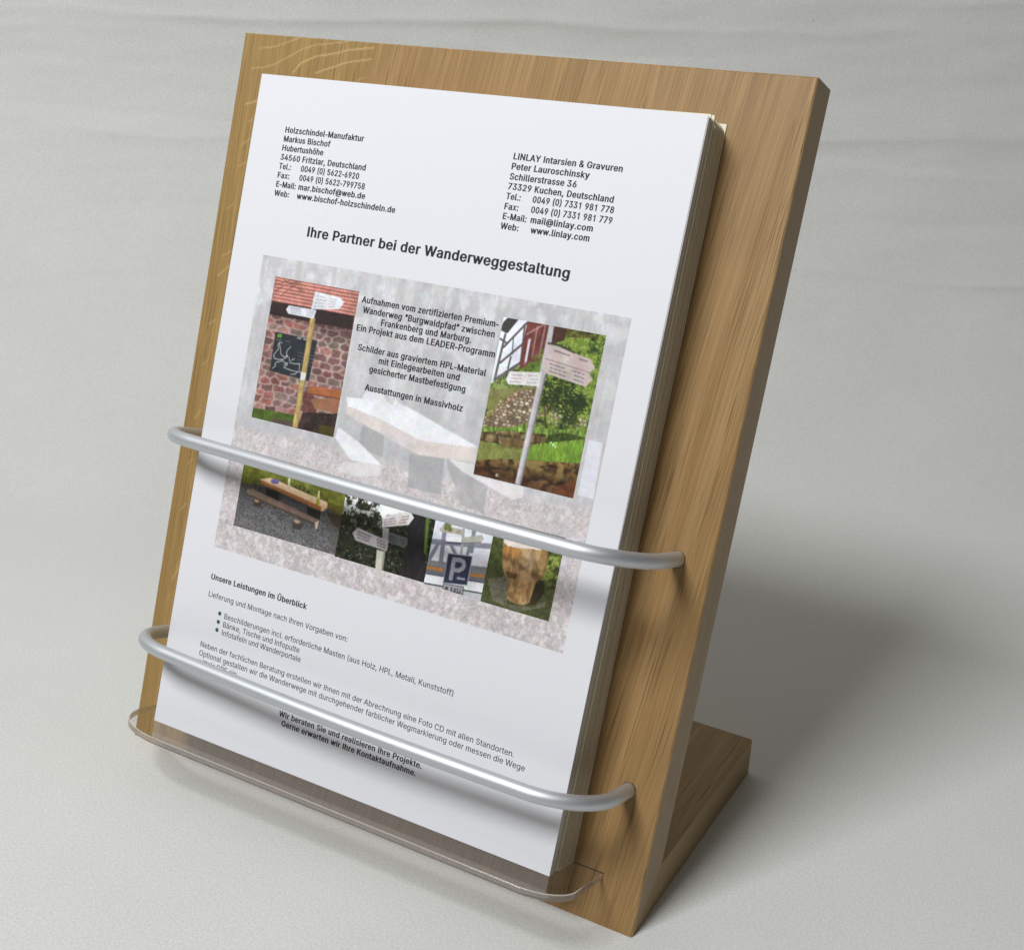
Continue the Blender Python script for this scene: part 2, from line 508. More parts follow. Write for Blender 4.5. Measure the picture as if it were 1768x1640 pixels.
build_shelf()

# ------------------------------------------------------------------ papers
def paper_mat(name, col, rough=0.6):
    m, nt, p = new_mat(name)
    tc = node(nt, 'ShaderNodeTexCoord')
    n = node(nt, 'ShaderNodeTexNoise'); n.inputs['Scale'].default_value = 1400; n.inputs['Detail'].default_value = 2
    nt.links.new(tc.outputs['Object'], n.inputs['Vector'])
    r = ramp(nt, [(0.3, 0.975), (0.7, 1.02)])
    nt.links.new(n.outputs[0], r.inputs[0])
    nt.links.new(mixc(nt, 'MULTIPLY', 1.0, col, r.outputs[0]), p.inputs['Base Color'])
    p.inputs['Roughness'].default_value = rough
    p.inputs['Specular IOR Level'].default_value = 0.3
    return m
WHITE = paper_mat("white_paper", (0.735, 0.74, 0.78), 0.5)
EDGE = paper_mat("white_paper_edges", (0.56, 0.53, 0.51))
CREAM = paper_mat("cream_paper_edges", (0.54, 0.47, 0.35))
PALE = paper_mat("pale_yellow_paper", (0.78, 0.76, 0.60))

PX, PS = 30.197, 20.848
KB, KT, HP = 22.398, 18.965, 297.92
def front_k(v):
    return KB + (KT - KB) * v / HP

def build_pad(name, f0, f1, layers, mat, label, cat, rr=0.4, u1=210.0, v1=297.6, jitter=0.22, seed=1, bow=0.0, tilt=0.0):
    """a closed block of sheets between fractions f0..f1 of the gap between board and front sheet; each layer's outline is a little off."""
    rng = random.Random(seed)
    base = []
    for cx_, cy_, rad, a0 in ((u1 - 0.3, 0.3, 0.3, -90), (u1 - rr, v1 - rr, rr, 0), (0.4, v1 - 0.3, 0.3, 90), (0.4, 0.3, 0.3, 180)):
        for i in range(7):
            a = math.radians(a0 + 15 * i)
            base.append((cx_ + rad * math.cos(a), cy_ + rad * math.sin(a)))
    # extra points along the long right side so the edge can wander
    rb = base[:7]; rest = base[7:]
    mid = [(u1, 0.6 + (v1 - rr - 0.6) * i / 12) for i in range(1, 12)]
    base = rb + mid + rest
    n = len(base)
    V, F = [], []
    for l in range(layers):
        du, dv = rng.uniform(-jitter, jitter), rng.uniform(-jitter * .3, 0)
        ph = rng.uniform(0, 6.28)
        for e in (0, 1):
            f = f0 + (f1 - f0) * (l + e) / layers
            for u, v in base:
                uu = u + du + 0.12 * math.sin(v * 0.02 + ph) * (1 if u > 100 else 0)
                k = f * front_k(v) + bow * math.sin(math.pi * v / HP) * f
                V.append((PX + uu, PS + v + (dv - tilt * (1 - u / 210.0) if v > 100 else 0) + 0.25, k + 0.1))
    nr = 2 * layers
    for r in range(nr - 1):
        F += [[r * n + i, r * n + (i + 1) % n, (r + 1) * n + (i + 1) % n, (r + 1) * n + i] for i in range(n)]
    F.append(list(range(n))[::-1]); F.append([(nr - 1) * n + i for i in range(n)])
    o = mesh_obj(name, np.array(V) * MM, F, mat, None, BOARD)
    fix_normals(o)
    tag(o, label, cat, None)
    return o
build_pad("leaflet_sheet", 0.0, 0.022, 1, PALE, "pale yellow sheet lying flat against the oak board behind the pads", "leaflet", rr=0.3, u1=210.3, v1=299.2, seed=3, tilt=3.0)
build_pad("leaflet_pad", 0.024, 0.60, 30, CREAM, "thick yellowed pad of leaflets with a rounded top corner near the board", "paper pad", rr=5.0, u1=210.2, v1=299.4, seed=4, tilt=3.2)
build_pad("leaflet_sheet", 0.605, 0.65, 1, PALE, "cream sheet poking up just in front of the thick yellowed pad", "leaflet", rr=0.5, u1=209.6, v1=299.6, seed=5, tilt=3.4)
build_pad("leaflet_pad", 0.655, 0.765, 5, CREAM, "thin yellowed pad between two cream sheets in the middle of the pile", "paper pad", rr=2.5, u1=209.0, v1=298.7, seed=6, tilt=2.5)
build_pad("leaflet_sheet", 0.77, 0.805, 1, PALE, "cream sheet poking up right behind the crisp white pad", "leaflet", rr=0.5, u1=209.3, v1=299.3, seed=7, tilt=3.4)
build_pad("leaflet_pad", 0.81, 0.982, 10, EDGE, "crisp white pad of leaflets directly behind the printed front leaflet", "paper pad", rr=0.4, u1=209.9, v1=297.6, jitter=0.1, seed=8)

# front leaflet: local u across, v up, w out of the page; its face is w = 0
def build_leaflet():
    V = [(0, 0, -0.3), (210, 0, -0.3), (210, HP, -0.3), (0, HP, -0.3), (0, 0, 0), (210, 0, 0), (210, HP, 0), (0, HP, 0)]
    F = [(3, 2, 1, 0), (4, 5, 6, 7), (0, 1, 5, 4), (1, 2, 6, 5), (2, 3, 7, 6), (3, 0, 4, 7)]
    o = mesh_obj("leaflet", np.array(V) * MM, F, WHITE, None, LEAF)
    tag(o, "white printed leaflet at the front of the stand, with photos and German text", "leaflet")
    return o
leaflet = build_leaflet()

# ------------------------------------------------------------------ lettering (outlines in 1/1000 of the type size)
GLYPHS = {
 ' ': (188, []),
 '&': (448, [[[197,-7],[150,-2],[110,12],[78,34],[54,62],[39,96],[34,133],[37,163],[47,189],[63,213],[85,235],[140,279],[216,335],[237,352],[255,375],[262,405],[258,427],[245,445],[226,457],[201,461],[168,453],[145,431],[139,416],[137,399],[145,363],[169,327],[204,284],[438,0],[364,0],[171,231],[121,293],[87,344],[78,370],[75,398],[79,430],[91,458],[109,481],[134,499],[165,510],[200,513],[235,510],[266,499],[290,482],[308,459],[320,433],[324,404],[315,362],[291,325],[256,293],[154,217],[128,195],[110,174],[100,154],[97,131],[100,108],[109,87],[124,70],[143,57],[166,49],[193,46],[223,50],[251,59],[278,75],[301,95],[321,121],[336,151],[346,186],[349,224],[408,224],[405,180],[397,144],[371,92],[345,62],[333,47],[305,23],[271,7],[234,-3]]]),
 '(': (273, [[[89,207],[92,264],[101,324],[114,384],[132,441],[153,494],[177,539],[236,539],[191,428],[161,313],[154,258],[151,207],[160,115],[188,16],[236,-96],[177,-96],[139,-21],[111,55],[95,131]]]),
 ')': (273, [[[37,-96],[86,18],[113,116],[122,207],[119,258],[112,313],[82,428],[37,539],[97,539],[121,494],[142,441],[159,384],[173,323],[181,264],[184,207],[178,130],[161,53],[134,-22],[97,-96]]]),
 ',': (188, [[[38,-119],[68,71],[137,71],[84,-119]]]),
 '-': (290, [[[42,160],[42,222],[248,222],[248,160]]]),
 '.': (188, [[[95,-4],[78,-1],[63,9],[53,24],[50,41],[53,59],[63,73],[78,83],[95,87],[113,83],[128,73],[138,59],[141,41],[138,24],[128,9],[113,-1]]]),
 '0': (453, [[[227,-7],[174,1],[130,24],[95,62],[69,113],[53,178],[48,254],[53,330],[69,395],[95,447],[130,484],[174,508],[227,516],[279,508],[323,484],[358,447],[384,395],[400,330],[405,254],[400,178],[384,113],[359,62],[323,24],[279,1]],[[227,50],[261,56],[290,74],[313,103],[330,144],[340,194],[344,254],[340,314],[330,365],[313,405],[290,435],[261,453],[227,460],[192,453],[163,435],[140,405],[123,365],[113,314],[109,254],[113,194],[123,144],[140,103],[163,74],[192,56]]]),
 '1': (453, [[[276,0],[214,0],[214,405],[170,372],[106,340],[106,398],[170,432],[220,476],[238,511],[276,511]]]),
 '2': (453, [[[64,0],[64,47],[234,229],[282,282],[311,327],[318,348],[320,371],[317,397],[308,419],[293,436],[273,449],[250,457],[224,460],[196,457],[172,447],[153,433],[139,413],[130,390],[127,362],[66,362],[71,405],[86,442],[111,473],[143,496],[182,511],[225,516],[268,511],[306,497],[337,474],[361,445],[376,411],[381,372],[378,345],[371,318],[357,290],[336,259],[267,180],[153,60],[153,57],[389,57],[389,0]]]),
 '3': (453, [[[218,-7],[173,-3],[133,10],[98,30],[70,57],[52,91],[44,132],[109,132],[115,107],[126,87],[144,71],[165,59],[191,52],[219,50],[248,53],[275,61],[297,74],[315,93],[325,116],[329,145],[326,172],[316,196],[299,217],[275,234],[242,244],[201,248],[157,248],[157,299],[288,448],[288,452],[70,452],[70,509],[372,509],[372,461],[211,278],[211,289],[264,288],[308,276],[344,253],[371,222],[387,186],[393,145],[387,103],[370,66],[344,36],[309,12],[266,-2]]]),
 '4': (453, [[[40,105],[40,158],[247,509],[311,509],[109,166],[109,163],[413,163],[413,105]],[[282,0],[282,121],[282,146],[282,318],[343,318],[343,0]]]),
 '5': (453, [[[221,-7],[178,-2],[140,11],[108,32],[83,60],[66,93],[60,130],[122,130],[127,108],[138,89],[154,73],[173,60],[196,52],[221,50],[250,53],[276,64],[298,82],[314,104],[324,131],[328,162],[324,193],[314,221],[297,244],[275,262],[248,273],[218,277],[167,268],[145,258],[128,246],[67,253],[96,509],[366,509],[366,452],[151,452],[134,301],[136,301],[155,315],[178,325],[203,331],[229,334],[263,330],[294,321],[321,306],[345,285],[364,260],[379,231],[388,199],[391,163],[385,117],[369,76],[343,41],[309,15],[268,-1]]]),
 '6': (453, [[[226,-7],[182,-1],[142,15],[109,40],[84,74],[69,115],[64,162],[68,199],[80,239],[102,285],[137,340],[252,509],[322,509],[151,261],[145,261],[165,288],[196,307],[235,314],[278,309],[316,295],[346,271],[370,240],[384,201],[389,157],[384,112],[368,73],[343,39],[310,14],[271,-2]],[[226,48],[254,52],[279,63],[299,79],[314,101],[324,128],[327,157],[324,187],[314,213],[299,235],[279,251],[254,262],[226,265],[198,262],[174,252],[153,235],[138,214],[128,188],[125,158],[128,128],[138,102],[153,79],[174,63],[198,52]]]),
 '7': (453, [[[97,0],[323,448],[323,452],[62,452],[62,509],[391,509],[391,449],[165,0]]]),
 '8': (453, [[[226,-7],[178,-2],[136,11],[101,33],[74,62],[57,96],[52,135],[55,166],[65,195],[81,220],[101,241],[125,256],[153,265],[153,267],[119,282],[93,308],[76,342],[70,380],[75,417],[90,450],[114,477],[146,498],[184,511],[226,516],[269,511],[306,498],[337,477],[361,450],[377,417],[382,380],[376,342],[359,308],[333,282],[300,267],[300,265],[327,256],[351,241],[372,220],[387,195],[397,166],[401,135],[395,96],[378,62],[352,33],[317,11],[275,-2]],[[226,49],[258,52],[285,60],[307,74],[323,91],[333,113],[337,139],[333,165],[322,189],[305,208],[283,223],[256,232],[226,235],[196,232],[169,223],[147,208],[130,189],[119,165],[115,139],[119,113],[129,91],[145,74],[167,60],[195,52]],[[226,290],[252,292],[274,300],[293,313],[307,330],[316,351],[319,376],[316,399],[308,420],[294,437],[275,449],[252,457],[226,460],[200,457],[177,449],[159,437],[145,420],[136,399],[133,376],[136,351],[145,330],[159,313],[178,300],[201,292]]]),
 '9': (453, [[[226,516],[271,510],[310,494],[343,468],[368,434],[384,393],[389,347],[385,309],[373,270],[350,224],[315,168],[200,0],[130,0],[301,248],[307,248],[287,221],[257,202],[218,195],[175,199],[137,214],[106,237],[83,269],[68,307],[64,352],[69,397],[85,436],[110,469],[143,494],[182,510]],[[226,460],[199,457],[174,446],[154,429],[138,407],[129,381],[125,352],[129,322],[138,295],[154,274],[174,257],[199,247],[226,243],[254,247],[279,257],[299,273],[314,295],[324,321],[327,350],[324,381],[314,407],[299,429],[279,446],[254,457]]]),
 ':': (188, [[[95,-4],[78,-1],[63,9],[53,24],[50,41],[53,59],[63,73],[78,83],[95,87],[113,83],[128,73],[138,59],[141,41],[138,24],[128,9],[113,-1]],[[95,271],[78,274],[63,284],[53,299],[50,316],[53,334],[63,349],[78,359],[95,362],[113,359],[128,349],[138,334],[141,316],[138,299],[128,284],[113,274]]]),
 '@': (676, [[[355,-135],[284,-130],[221,-114],[167,-88],[122,-53],[87,-8],[61,46],[45,109],[40,179],[46,248],[61,309],[87,363],[123,408],[167,444],[220,470],[281,486],[349,492],[415,486],[472,469],[522,442],[562,407],[594,366],[617,319],[631,268],[635,215],[631,142],[625,107],[615,76],[599,49],[579,28],[551,15],[517,11],[476,17],[441,36],[429,50],[423,68],[420,68],[408,48],[388,30],[361,17],[326,13],[285,18],[251,35],[224,62],[204,96],[192,137],[188,182],[193,226],[207,265],[228,297],[257,322],[291,338],[330,343],[360,340],[385,331],[404,319],[416,306],[419,306],[419,335],[474,335],[474,110],[476,91],[485,74],[499,63],[518,59],[540,63],[557,76],[568,97],[576,127],[581,215],[577,259],[567,301],[548,339],[523,373],[490,402],[450,424],[402,438],[347,442],[292,438],[242,424],[199,402],[164,372],[135,334],[115,289],[102,236],[98,178],[102,119],[115,66],[135,21],[165,-17],[201,-46],[246,-68],[298,-81],[357,-85],[412,-80],[458,-69],[489,-59],[504,-107],[464,-120],[411,-131]],[[329,65],[359,68],[382,78],[400,95],[412,118],[419,148],[422,185],[419,221],[411,249],[399,269],[381,282],[358,289],[331,292],[305,288],[283,277],[265,260],[252,239],[244,213],[242,185],[244,154],[251,125],[262,101],[279,81],[301,69]]]),
 'A': (480, [[[16,0],[201,509],[276,509],[463,0],[395,0],[287,302],[264,372],[232,478],[245,478],[213,371],[191,302],[85,0]],[[110,142],[110,199],[370,199],[370,142]]]),
 'B': (456, [[[60,0],[60,509],[241,509],[289,504],[329,491],[359,469],[381,442],[394,410],[398,374],[395,344],[387,320],[373,301],[356,286],[315,267],[315,262],[339,257],[363,245],[385,227],[402,203],[414,173],[418,136],[413,100],[400,67],[377,39],[344,18],[301,4],[247,0]],[[125,57],[245,57],[296,63],[330,80],[349,105],[355,137],[352,161],[342,184],[327,203],[306,218],[279,228],[248,231],[125,231]],[[125,285],[238,285],[265,288],[288,296],[308,309],[323,326],[333,348],[336,372],[330,403],[313,429],[283,446],[240,452],[125,452]]]),
 'C': (510, [[[267,-7],[205,1],[150,25],[104,63],[70,115],[48,179],[40,254],[48,329],[70,393],[104,445],[150,484],[205,508],[267,516],[305,513],[340,504],[373,490],[402,471],[427,447],[448,418],[463,385],[473,348],[408,348],[401,373],[389,395],[357,428],[315,449],[267,456],[223,450],[184,432],[150,403],[125,364],[109,314],[103,254],[109,194],[125,145],[151,105],[184,76],[223,59],[267,53],[315,60],[357,81],[389,114],[408,160],[473,160],[463,124],[448,91],[428,62],[402,38],[373,19],[341,5],[305,-4]]]),
 'D': (502, [[[219,0],[96,0],[96,57],[215,57],[272,63],[318,81],[354,110],[379,149],[394,198],[399,255],[394,312],[379,361],[354,399],[320,428],[275,446],[221,452],[93,452],[93,509],[225,509],[294,501],[353,478],[399,441],[433,391],[455,329],[462,255],[455,181],[433,119],[398,68],[351,31],[291,8]],[[125,509],[125,0],[60,0],[60,509]]]),
 'E': (419, [[[60,0],[60,509],[372,509],[372,452],[125,452],[125,286],[355,286],[355,229],[125,229],[125,57],[375,57],[375,0]]]),
 'F': (410, [[[60,0],[60,509],[369,509],[369,452],[125,452],[125,278],[346,278],[346,221],[125,221],[125,0]]]),
 'G': (520, [[[269,-7],[205,1],[149,25],[104,64],[69,116],[47,179],[40,254],[47,329],[69,393],[103,445],[149,484],[203,508],[265,516],[304,513],[340,504],[374,489],[403,469],[429,445],[449,416],[465,384],[474,349],[408,349],[387,393],[356,427],[315,448],[265,456],[222,450],[183,432],[150,404],[125,364],[109,314],[103,254],[109,194],[125,145],[151,105],[184,76],[224,59],[269,53],[309,57],[345,71],[374,93],[396,123],[410,160],[415,202],[434,199],[283,199],[283,256],[478,256],[478,200],[471,141],[451,91],[419,50],[377,19],[326,0]]]),
 'H': (517, [[[60,0],[60,509],[125,509],[125,289],[392,289],[392,509],[457,509],[457,0],[392,0],[392,232],[125,232],[125,0]]]),
 'I': (190, [[[62,0],[62,509],[128,509],[128,0]]]),
 'K': (467, [[[104,145],[104,216],[139,261],[174,303],[212,344],[364,509],[448,509],[231,276],[228,276]],[[60,0],[60,509],[125,509],[125,334],[124,225],[125,193],[125,0]],[[372,0],[188,259],[228,309],[449,0]]]),
 'L': (393, [[[60,0],[60,509],[125,509],[125,57],[361,57],[361,0]]]),
 'M': (628, [[[60,0],[60,509],[152,509],[277,187],[287,159],[299,123],[311,84],[322,49],[307,49],[318,83],[330,121],[342,158],[352,187],[476,509],[568,509],[568,0],[504,0],[504,291],[504,327],[505,369],[506,413],[507,457],[513,457],[498,409],[482,363],[467,322],[456,291],[342,0],[286,0],[170,291],[159,321],[145,361],[129,408],[112,457],[119,457],[120,416],[121,372],[122,328],[122,291],[122,0]]]),
 'N': (523, [[[60,0],[60,509],[136,509],[343,183],[363,151],[388,107],[414,55],[405,54],[401,108],[399,157],[399,195],[399,509],[463,509],[463,0],[387,0],[202,290],[177,331],[148,381],[108,452],[119,454],[122,384],[124,328],[125,291],[125,0]]]),
 'O': (533, [[[267,-7],[205,1],[150,25],[105,63],[70,115],[48,179],[40,254],[48,329],[70,393],[105,445],[150,484],[205,508],[267,516],[329,508],[384,484],[429,445],[464,393],[486,329],[493,254],[486,179],[464,115],[429,63],[384,25],[329,1]],[[267,53],[310,59],[349,76],[383,105],[408,144],[425,194],[430,254],[425,314],[408,365],[383,404],[349,433],[310,450],[267,456],[223,450],[184,433],[151,404],[125,364],[109,314],[103,254],[109,194],[125,144],[151,105],[184,76],[223,59]]]),
 'P': (445, [[[60,0],[60,509],[235,509],[289,503],[332,487],[366,462],[390,430],[404,391],[409,348],[404,304],[390,265],[366,233],[332,207],[289,191],[235,186],[109,186],[109,242],[233,242],[269,246],[297,256],[318,272],[333,294],[342,319],[344,348],[342,376],[333,402],[318,423],[297,439],[268,449],[232,452],[125,452],[125,0]]]),
 'R': (449, [[[60,0],[60,509],[236,509],[290,504],[333,489],[367,465],[390,433],[405,395],[409,352],[405,309],[390,271],[367,240],[333,217],[289,203],[236,198],[96,198],[96,255],[234,255],[269,258],[298,267],[319,281],[334,300],[342,324],[345,352],[342,380],[334,405],[319,425],[298,440],[269,449],[233,452],[125,452],[125,0]],[[353,0],[230,229],[303,229],[428,0]]]),
 'S': (447, [[[224,-9],[172,-4],[128,9],[91,31],[64,60],[46,96],[38,137],[104,137],[110,110],[123,88],[142,71],[166,59],[194,52],[224,49],[257,52],[286,60],[311,74],[329,92],[341,114],[346,139],[342,161],[332,179],[316,193],[296,205],[245,222],[184,239],[128,260],[86,289],[60,326],[52,372],[58,413],[75,448],[102,476],[138,498],[180,511],[227,516],[275,511],[316,498],[351,476],[377,449],[394,415],[401,378],[337,378],[326,412],[302,437],[267,453],[225,459],[194,456],[167,448],[145,435],[129,418],[118,398],[115,376],[119,352],[131,334],[148,319],[169,308],[212,293],[264,279],[312,264],[359,238],[379,220],[395,198],[405,171],[408,139],[403,99],[386,64],[360,34],[323,11],[278,-4]]]),
 'T': (449, [[[32,452],[32,509],[417,509],[417,452],[257,452],[257,0],[193,0],[193,452]]]),
 'U': (517, [[[259,-8],[203,-2],[154,15],[114,43],[85,80],[66,124],[60,173],[60,509],[124,509],[124,178],[128,144],[141,113],[160,87],[187,68],[220,56],[259,52],[298,56],[331,68],[357,87],[377,113],[389,144],[393,178],[393,509],[457,509],[457,173],[451,124],[433,80],[403,43],[363,15],[315,-2]]]),
 'V': (480, [[[204,0],[16,509],[84,509],[192,206],[215,137],[248,31],[235,31],[267,138],[290,206],[395,509],[463,509],[278,0]]]),
 'W': (686, [[[155,0],[16,509],[82,509],[163,196],[175,145],[187,94],[197,40],[189,40],[200,94],[211,145],[224,196],[306,509],[380,509],[462,196],[474,145],[486,94],[497,40],[488,40],[499,94],[510,145],[523,196],[603,509],[670,509],[530,0],[455,0],[368,323],[351,391],[336,475],[350,475],[335,395],[318,323],[230,0]]]),
 'Y': (472, [[[203,0],[203,208],[16,509],[91,509],[192,344],[222,292],[250,230],[224,230],[251,293],[280,344],[381,509],[455,509],[268,208],[268,0]]]),
 'a': (389, [[[160,-9],[126,-5],[94,5],[68,22],[48,45],[35,73],[30,108],[34,138],[43,161],[58,179],[78,193],[125,211],[178,220],[234,227],[265,235],[273,243],[276,255],[276,257],[273,279],[267,297],[256,311],[240,322],[220,329],[196,331],[171,329],[149,322],[118,301],[100,274],[41,291],[57,322],[79,346],[104,364],[133,375],[163,382],[194,384],[239,379],[286,360],[306,343],[322,320],[333,290],[337,251],[337,0],[277,0],[277,52],[272,52],[252,25],[215,1],[190,-6]],[[170,45],[202,49],[228,59],[248,74],[263,93],[272,115],[276,138],[276,190],[259,182],[231,176],[200,171],[175,168],[134,159],[117,150],[103,139],[95,124],[92,105],[94,87],[102,72],[114,61],[130,52]]]),
 'b': (424, [[[229,-8],[198,-5],[172,4],[138,31],[118,59],[112,59],[112,0],[53,0],[53,509],[114,509],[114,319],[118,319],[137,346],[171,373],[197,381],[229,384],[274,378],[313,361],[345,332],[370,293],[385,245],[390,189],[385,133],[370,84],[346,45],[313,16],[274,-2]],[[220,47],[253,51],[279,66],[301,88],[316,117],[325,151],[328,189],[325,227],[316,261],[301,290],[280,311],[253,325],[220,330],[188,325],[161,312],[140,291],[125,263],[116,229],[113,189],[116,150],[125,115],[140,86],[162,65],[188,51]]]),
 'c': (396, [[[207,-8],[159,-2],[117,16],[82,46],[56,85],[40,133],[34,187],[40,243],[56,291],[82,330],[117,360],[159,378],[207,384],[260,377],[305,356],[340,322],[362,277],[303,262],[290,289],[270,311],[242,325],[207,330],[173,325],[145,310],[124,287],[108,258],[99,224],[96,187],[99,151],[108,117],[124,89],[145,66],[173,51],[207,46],[243,52],[271,66],[292,89],[304,117],[363,102],[354,78],[341,56],[306,21],[261,-1]]]),
 'd': (424, [[[195,-8],[151,-2],[111,16],[79,45],[55,84],[39,133],[34,189],[39,245],[55,293],[79,332],[112,361],[151,378],[196,384],[228,381],[253,373],[287,346],[306,319],[311,319],[311,509],[372,509],[372,0],[313,0],[313,59],[307,59],[287,31],[252,4],[227,-5]],[[205,47],[236,51],[263,65],[284,86],[299,115],[309,150],[312,189],[309,229],[300,263],[284,291],[263,312],[237,325],[205,330],[172,325],[145,311],[124,290],[108,261],[99,227],[96,189],[99,151],[109,117],[124,88],[145,66],[172,51]]]),
 'e': (404, [[[212,-8],[161,-2],[117,16],[82,46],[56,85],[40,132],[34,187],[39,242],[55,290],[81,329],[115,359],[157,378],[205,384],[236,382],[266,374],[294,361],[319,341],[341,315],[357,282],[368,242],[371,194],[371,169],[75,169],[75,221],[338,221],[310,202],[307,237],[298,269],[283,294],[263,314],[237,326],[205,330],[173,326],[146,313],[125,294],[109,270],[99,241],[96,211],[96,178],[100,139],[110,106],[128,80],[151,61],[179,50],[212,46],[254,53],[285,73],[306,105],[365,91],[353,63],[335,39],[311,19],[283,4],[249,-5]]]),
 'f': (254, [[[228,379],[228,327],[6,327],[6,379]],[[81,0],[81,432],[84,461],[96,486],[113,505],[135,519],[161,527],[187,530],[222,527],[243,521],[227,468],[215,472],[195,474],[171,470],[154,460],[145,443],[142,419],[142,0]]]),
 'g': (425, [[[207,-151],[168,-148],[134,-140],[105,-127],[82,-110],[64,-91],[51,-69],[101,-41],[122,-66],[154,-88],[178,-95],[207,-97],[249,-92],[282,-75],[304,-47],[311,-6],[311,68],[306,68],[287,41],[252,16],[227,8],[195,5],[152,10],[113,27],[80,53],[55,90],[39,136],[34,191],[39,246],[55,293],[80,332],[112,361],[152,378],[196,384],[228,382],[253,373],[288,346],[308,319],[313,319],[313,379],[372,379],[372,-9],[367,-54],[350,-90],[324,-117],[291,-136],[251,-147]],[[205,59],[237,63],[264,75],[285,95],[300,121],[309,154],[312,193],[309,231],[300,264],[285,291],[264,312],[237,325],[205,330],[172,325],[145,312],[124,290],[109,262],[99,229],[96,193],[99,155],[109,123],[124,96],[145,76],[172,63]]]),
 'h': (410, [[[114,227],[114,0],[53,0],[53,509],[114,509],[114,287],[102,287],[124,332],[152,362],[187,379],[227,384],[264,380],[295,369],[321,349],[341,321],[353,285],[357,240],[357,0],[296,0],[296,235],[290,275],[273,304],[246,323],[210,329],[184,326],[161,317],[141,303],[126,283],[117,257]]]),
 'i': (167, [[[53,0],[53,379],[114,379],[114,0]],[[84,443],[67,446],[54,455],[44,468],[41,483],[44,499],[54,512],[67,521],[84,524],[100,521],[114,512],[123,499],[126,483],[123,468],[114,455],[100,446]]]),
 'j': (167, [[[53,379],[114,379],[114,-30],[111,-63],[102,-90],[86,-113],[65,-129],[37,-139],[4,-143],[-10,-143],[-10,-87],[2,-87],[25,-83],[40,-72],[50,-54],[53,-29]],[[83,443],[67,446],[53,455],[44,468],[41,483],[44,499],[53,512],[67,521],[83,524],[100,521],[114,512],[123,499],[126,483],[123,468],[114,455],[100,446]]]),
 'k': (381, [[[110,137],[110,212],[121,212],[284,379],[360,379],[184,199],[177,199]],[[53,0],[53,509],[114,509],[114,0]],[[294,0],[148,186],[191,229],[372,0]]]),
 'l': (189, [[[139,-2],[101,3],[74,20],[58,47],[53,84],[53,509],[114,509],[114,99],[115,77],[120,62],[130,54],[146,52],[160,53],[170,54],[181,3],[162,-1]]]),
 'm': (610, [[[53,0],[53,379],[112,379],[112,295],[108,295],[118,323],[132,346],[151,363],[172,376],[195,384],[219,386],[257,380],[287,361],[309,331],[321,295],[312,295],[322,321],[337,343],[357,361],[381,375],[407,383],[437,386],[468,383],[497,372],[522,354],[541,328],[553,296],[557,255],[557,0],[496,0],[496,254],[490,289],[473,313],[447,326],[419,330],[395,328],[374,320],[358,307],[345,290],[338,270],[335,247],[335,0],[274,0],[274,260],[269,288],[253,311],[229,326],[199,330],[178,328],[158,320],[140,307],[126,289],[117,266],[114,238],[114,0]]]),
 'n': (410, [[[114,227],[114,0],[53,0],[53,379],[112,379],[112,287],[102,287],[124,332],[152,362],[187,379],[227,384],[264,380],[295,369],[321,349],[341,321],[353,285],[357,240],[357,0],[296,0],[296,235],[290,275],[273,304],[246,323],[210,329],[184,326],[161,317],[141,303],[126,283],[117,257]]]),
 'o': (415, [[[207,-8],[159,-2],[117,16],[82,46],[56,85],[40,133],[34,187],[40,243],[56,291],[82,330],[117,360],[159,378],[207,384],[256,378],[299,360],[333,330],[359,291],[376,243],[381,187],[376,133],[359,85],[333,46],[299,16],[256,-2]],[[207,46],[242,51],[270,66],[292,89],[307,117],[316,151],[319,187],[316,224],[307,258],[292,287],[270,310],[242,325],[207,330],[173,325],[145,310],[124,287],[108,258],[99,224],[96,187],[99,151],[108,117],[124,89],[145,66],[173,51]]]),
 'p': (424, [[[53,-143],[53,379],[112,379],[112,319],[118,319],[137,346],[171,373],[197,381],[229,384],[274,378],[313,361],[345,332],[370,293],[385,245],[390,189],[385,133],[370,84],[346,45],[313,16],[274,-2],[229,-8],[198,-5],[173,4],[138,31],[118,59],[114,59],[114,-143]],[[220,47],[253,51],[279,66],[301,88],[316,117],[325,151],[328,189],[325,227],[316,261],[301,290],[280,311],[253,325],[220,330],[188,325],[161,312],[140,291],[125,263],[116,229],[113,189],[116,150],[125,115],[140,86],[162,65],[188,51]]]),
 'r': (259, [[[53,0],[53,379],[112,379],[112,321],[115,321],[130,347],[152,367],[181,380],[213,385],[229,384],[243,384],[243,322],[230,324],[207,326],[182,323],[159,315],[140,301],[126,284],[117,262],[114,237],[114,0]]]),
 's': (365, [[[182,-8],[145,-5],[112,3],[84,18],[62,38],[45,63],[36,94],[94,107],[105,79],[124,60],[150,49],[181,45],[217,50],[244,62],[262,81],[268,103],[265,121],[254,136],[237,147],[212,155],[149,170],[104,186],[72,208],[53,237],[47,274],[51,305],[65,332],[87,354],[115,370],[149,381],[187,384],[223,381],[254,372],[279,358],[299,339],[314,316],[324,290],[268,277],[258,298],[243,316],[219,328],[187,333],[156,329],[131,317],[114,299],[109,277],[112,258],[124,243],[144,232],[172,223],[229,209],[275,194],[306,171],[325,142],[331,107],[326,75],[312,47],[290,24],[260,6],[223,-5]]]),
 't': (227, [[[204,379],[204,327],[6,327],[6,379]],[[65,471],[126,471],[126,98],[128,76],[136,61],[150,53],[170,50],[185,51],[202,54],[213,2],[192,-3],[168,-4],[125,2],[92,21],[72,52],[65,93]]]),
 'u': (410, [[[182,-5],[146,-1],[115,11],[89,31],[69,59],[57,95],[53,139],[53,379],[114,379],[114,144],[119,105],[137,75],[164,56],[200,50],[226,53],[249,62],[268,77],[283,97],[293,122],[296,153],[296,379],[357,379],[357,0],[298,0],[298,92],[307,92],[286,47],[257,17],[222,0]]]),
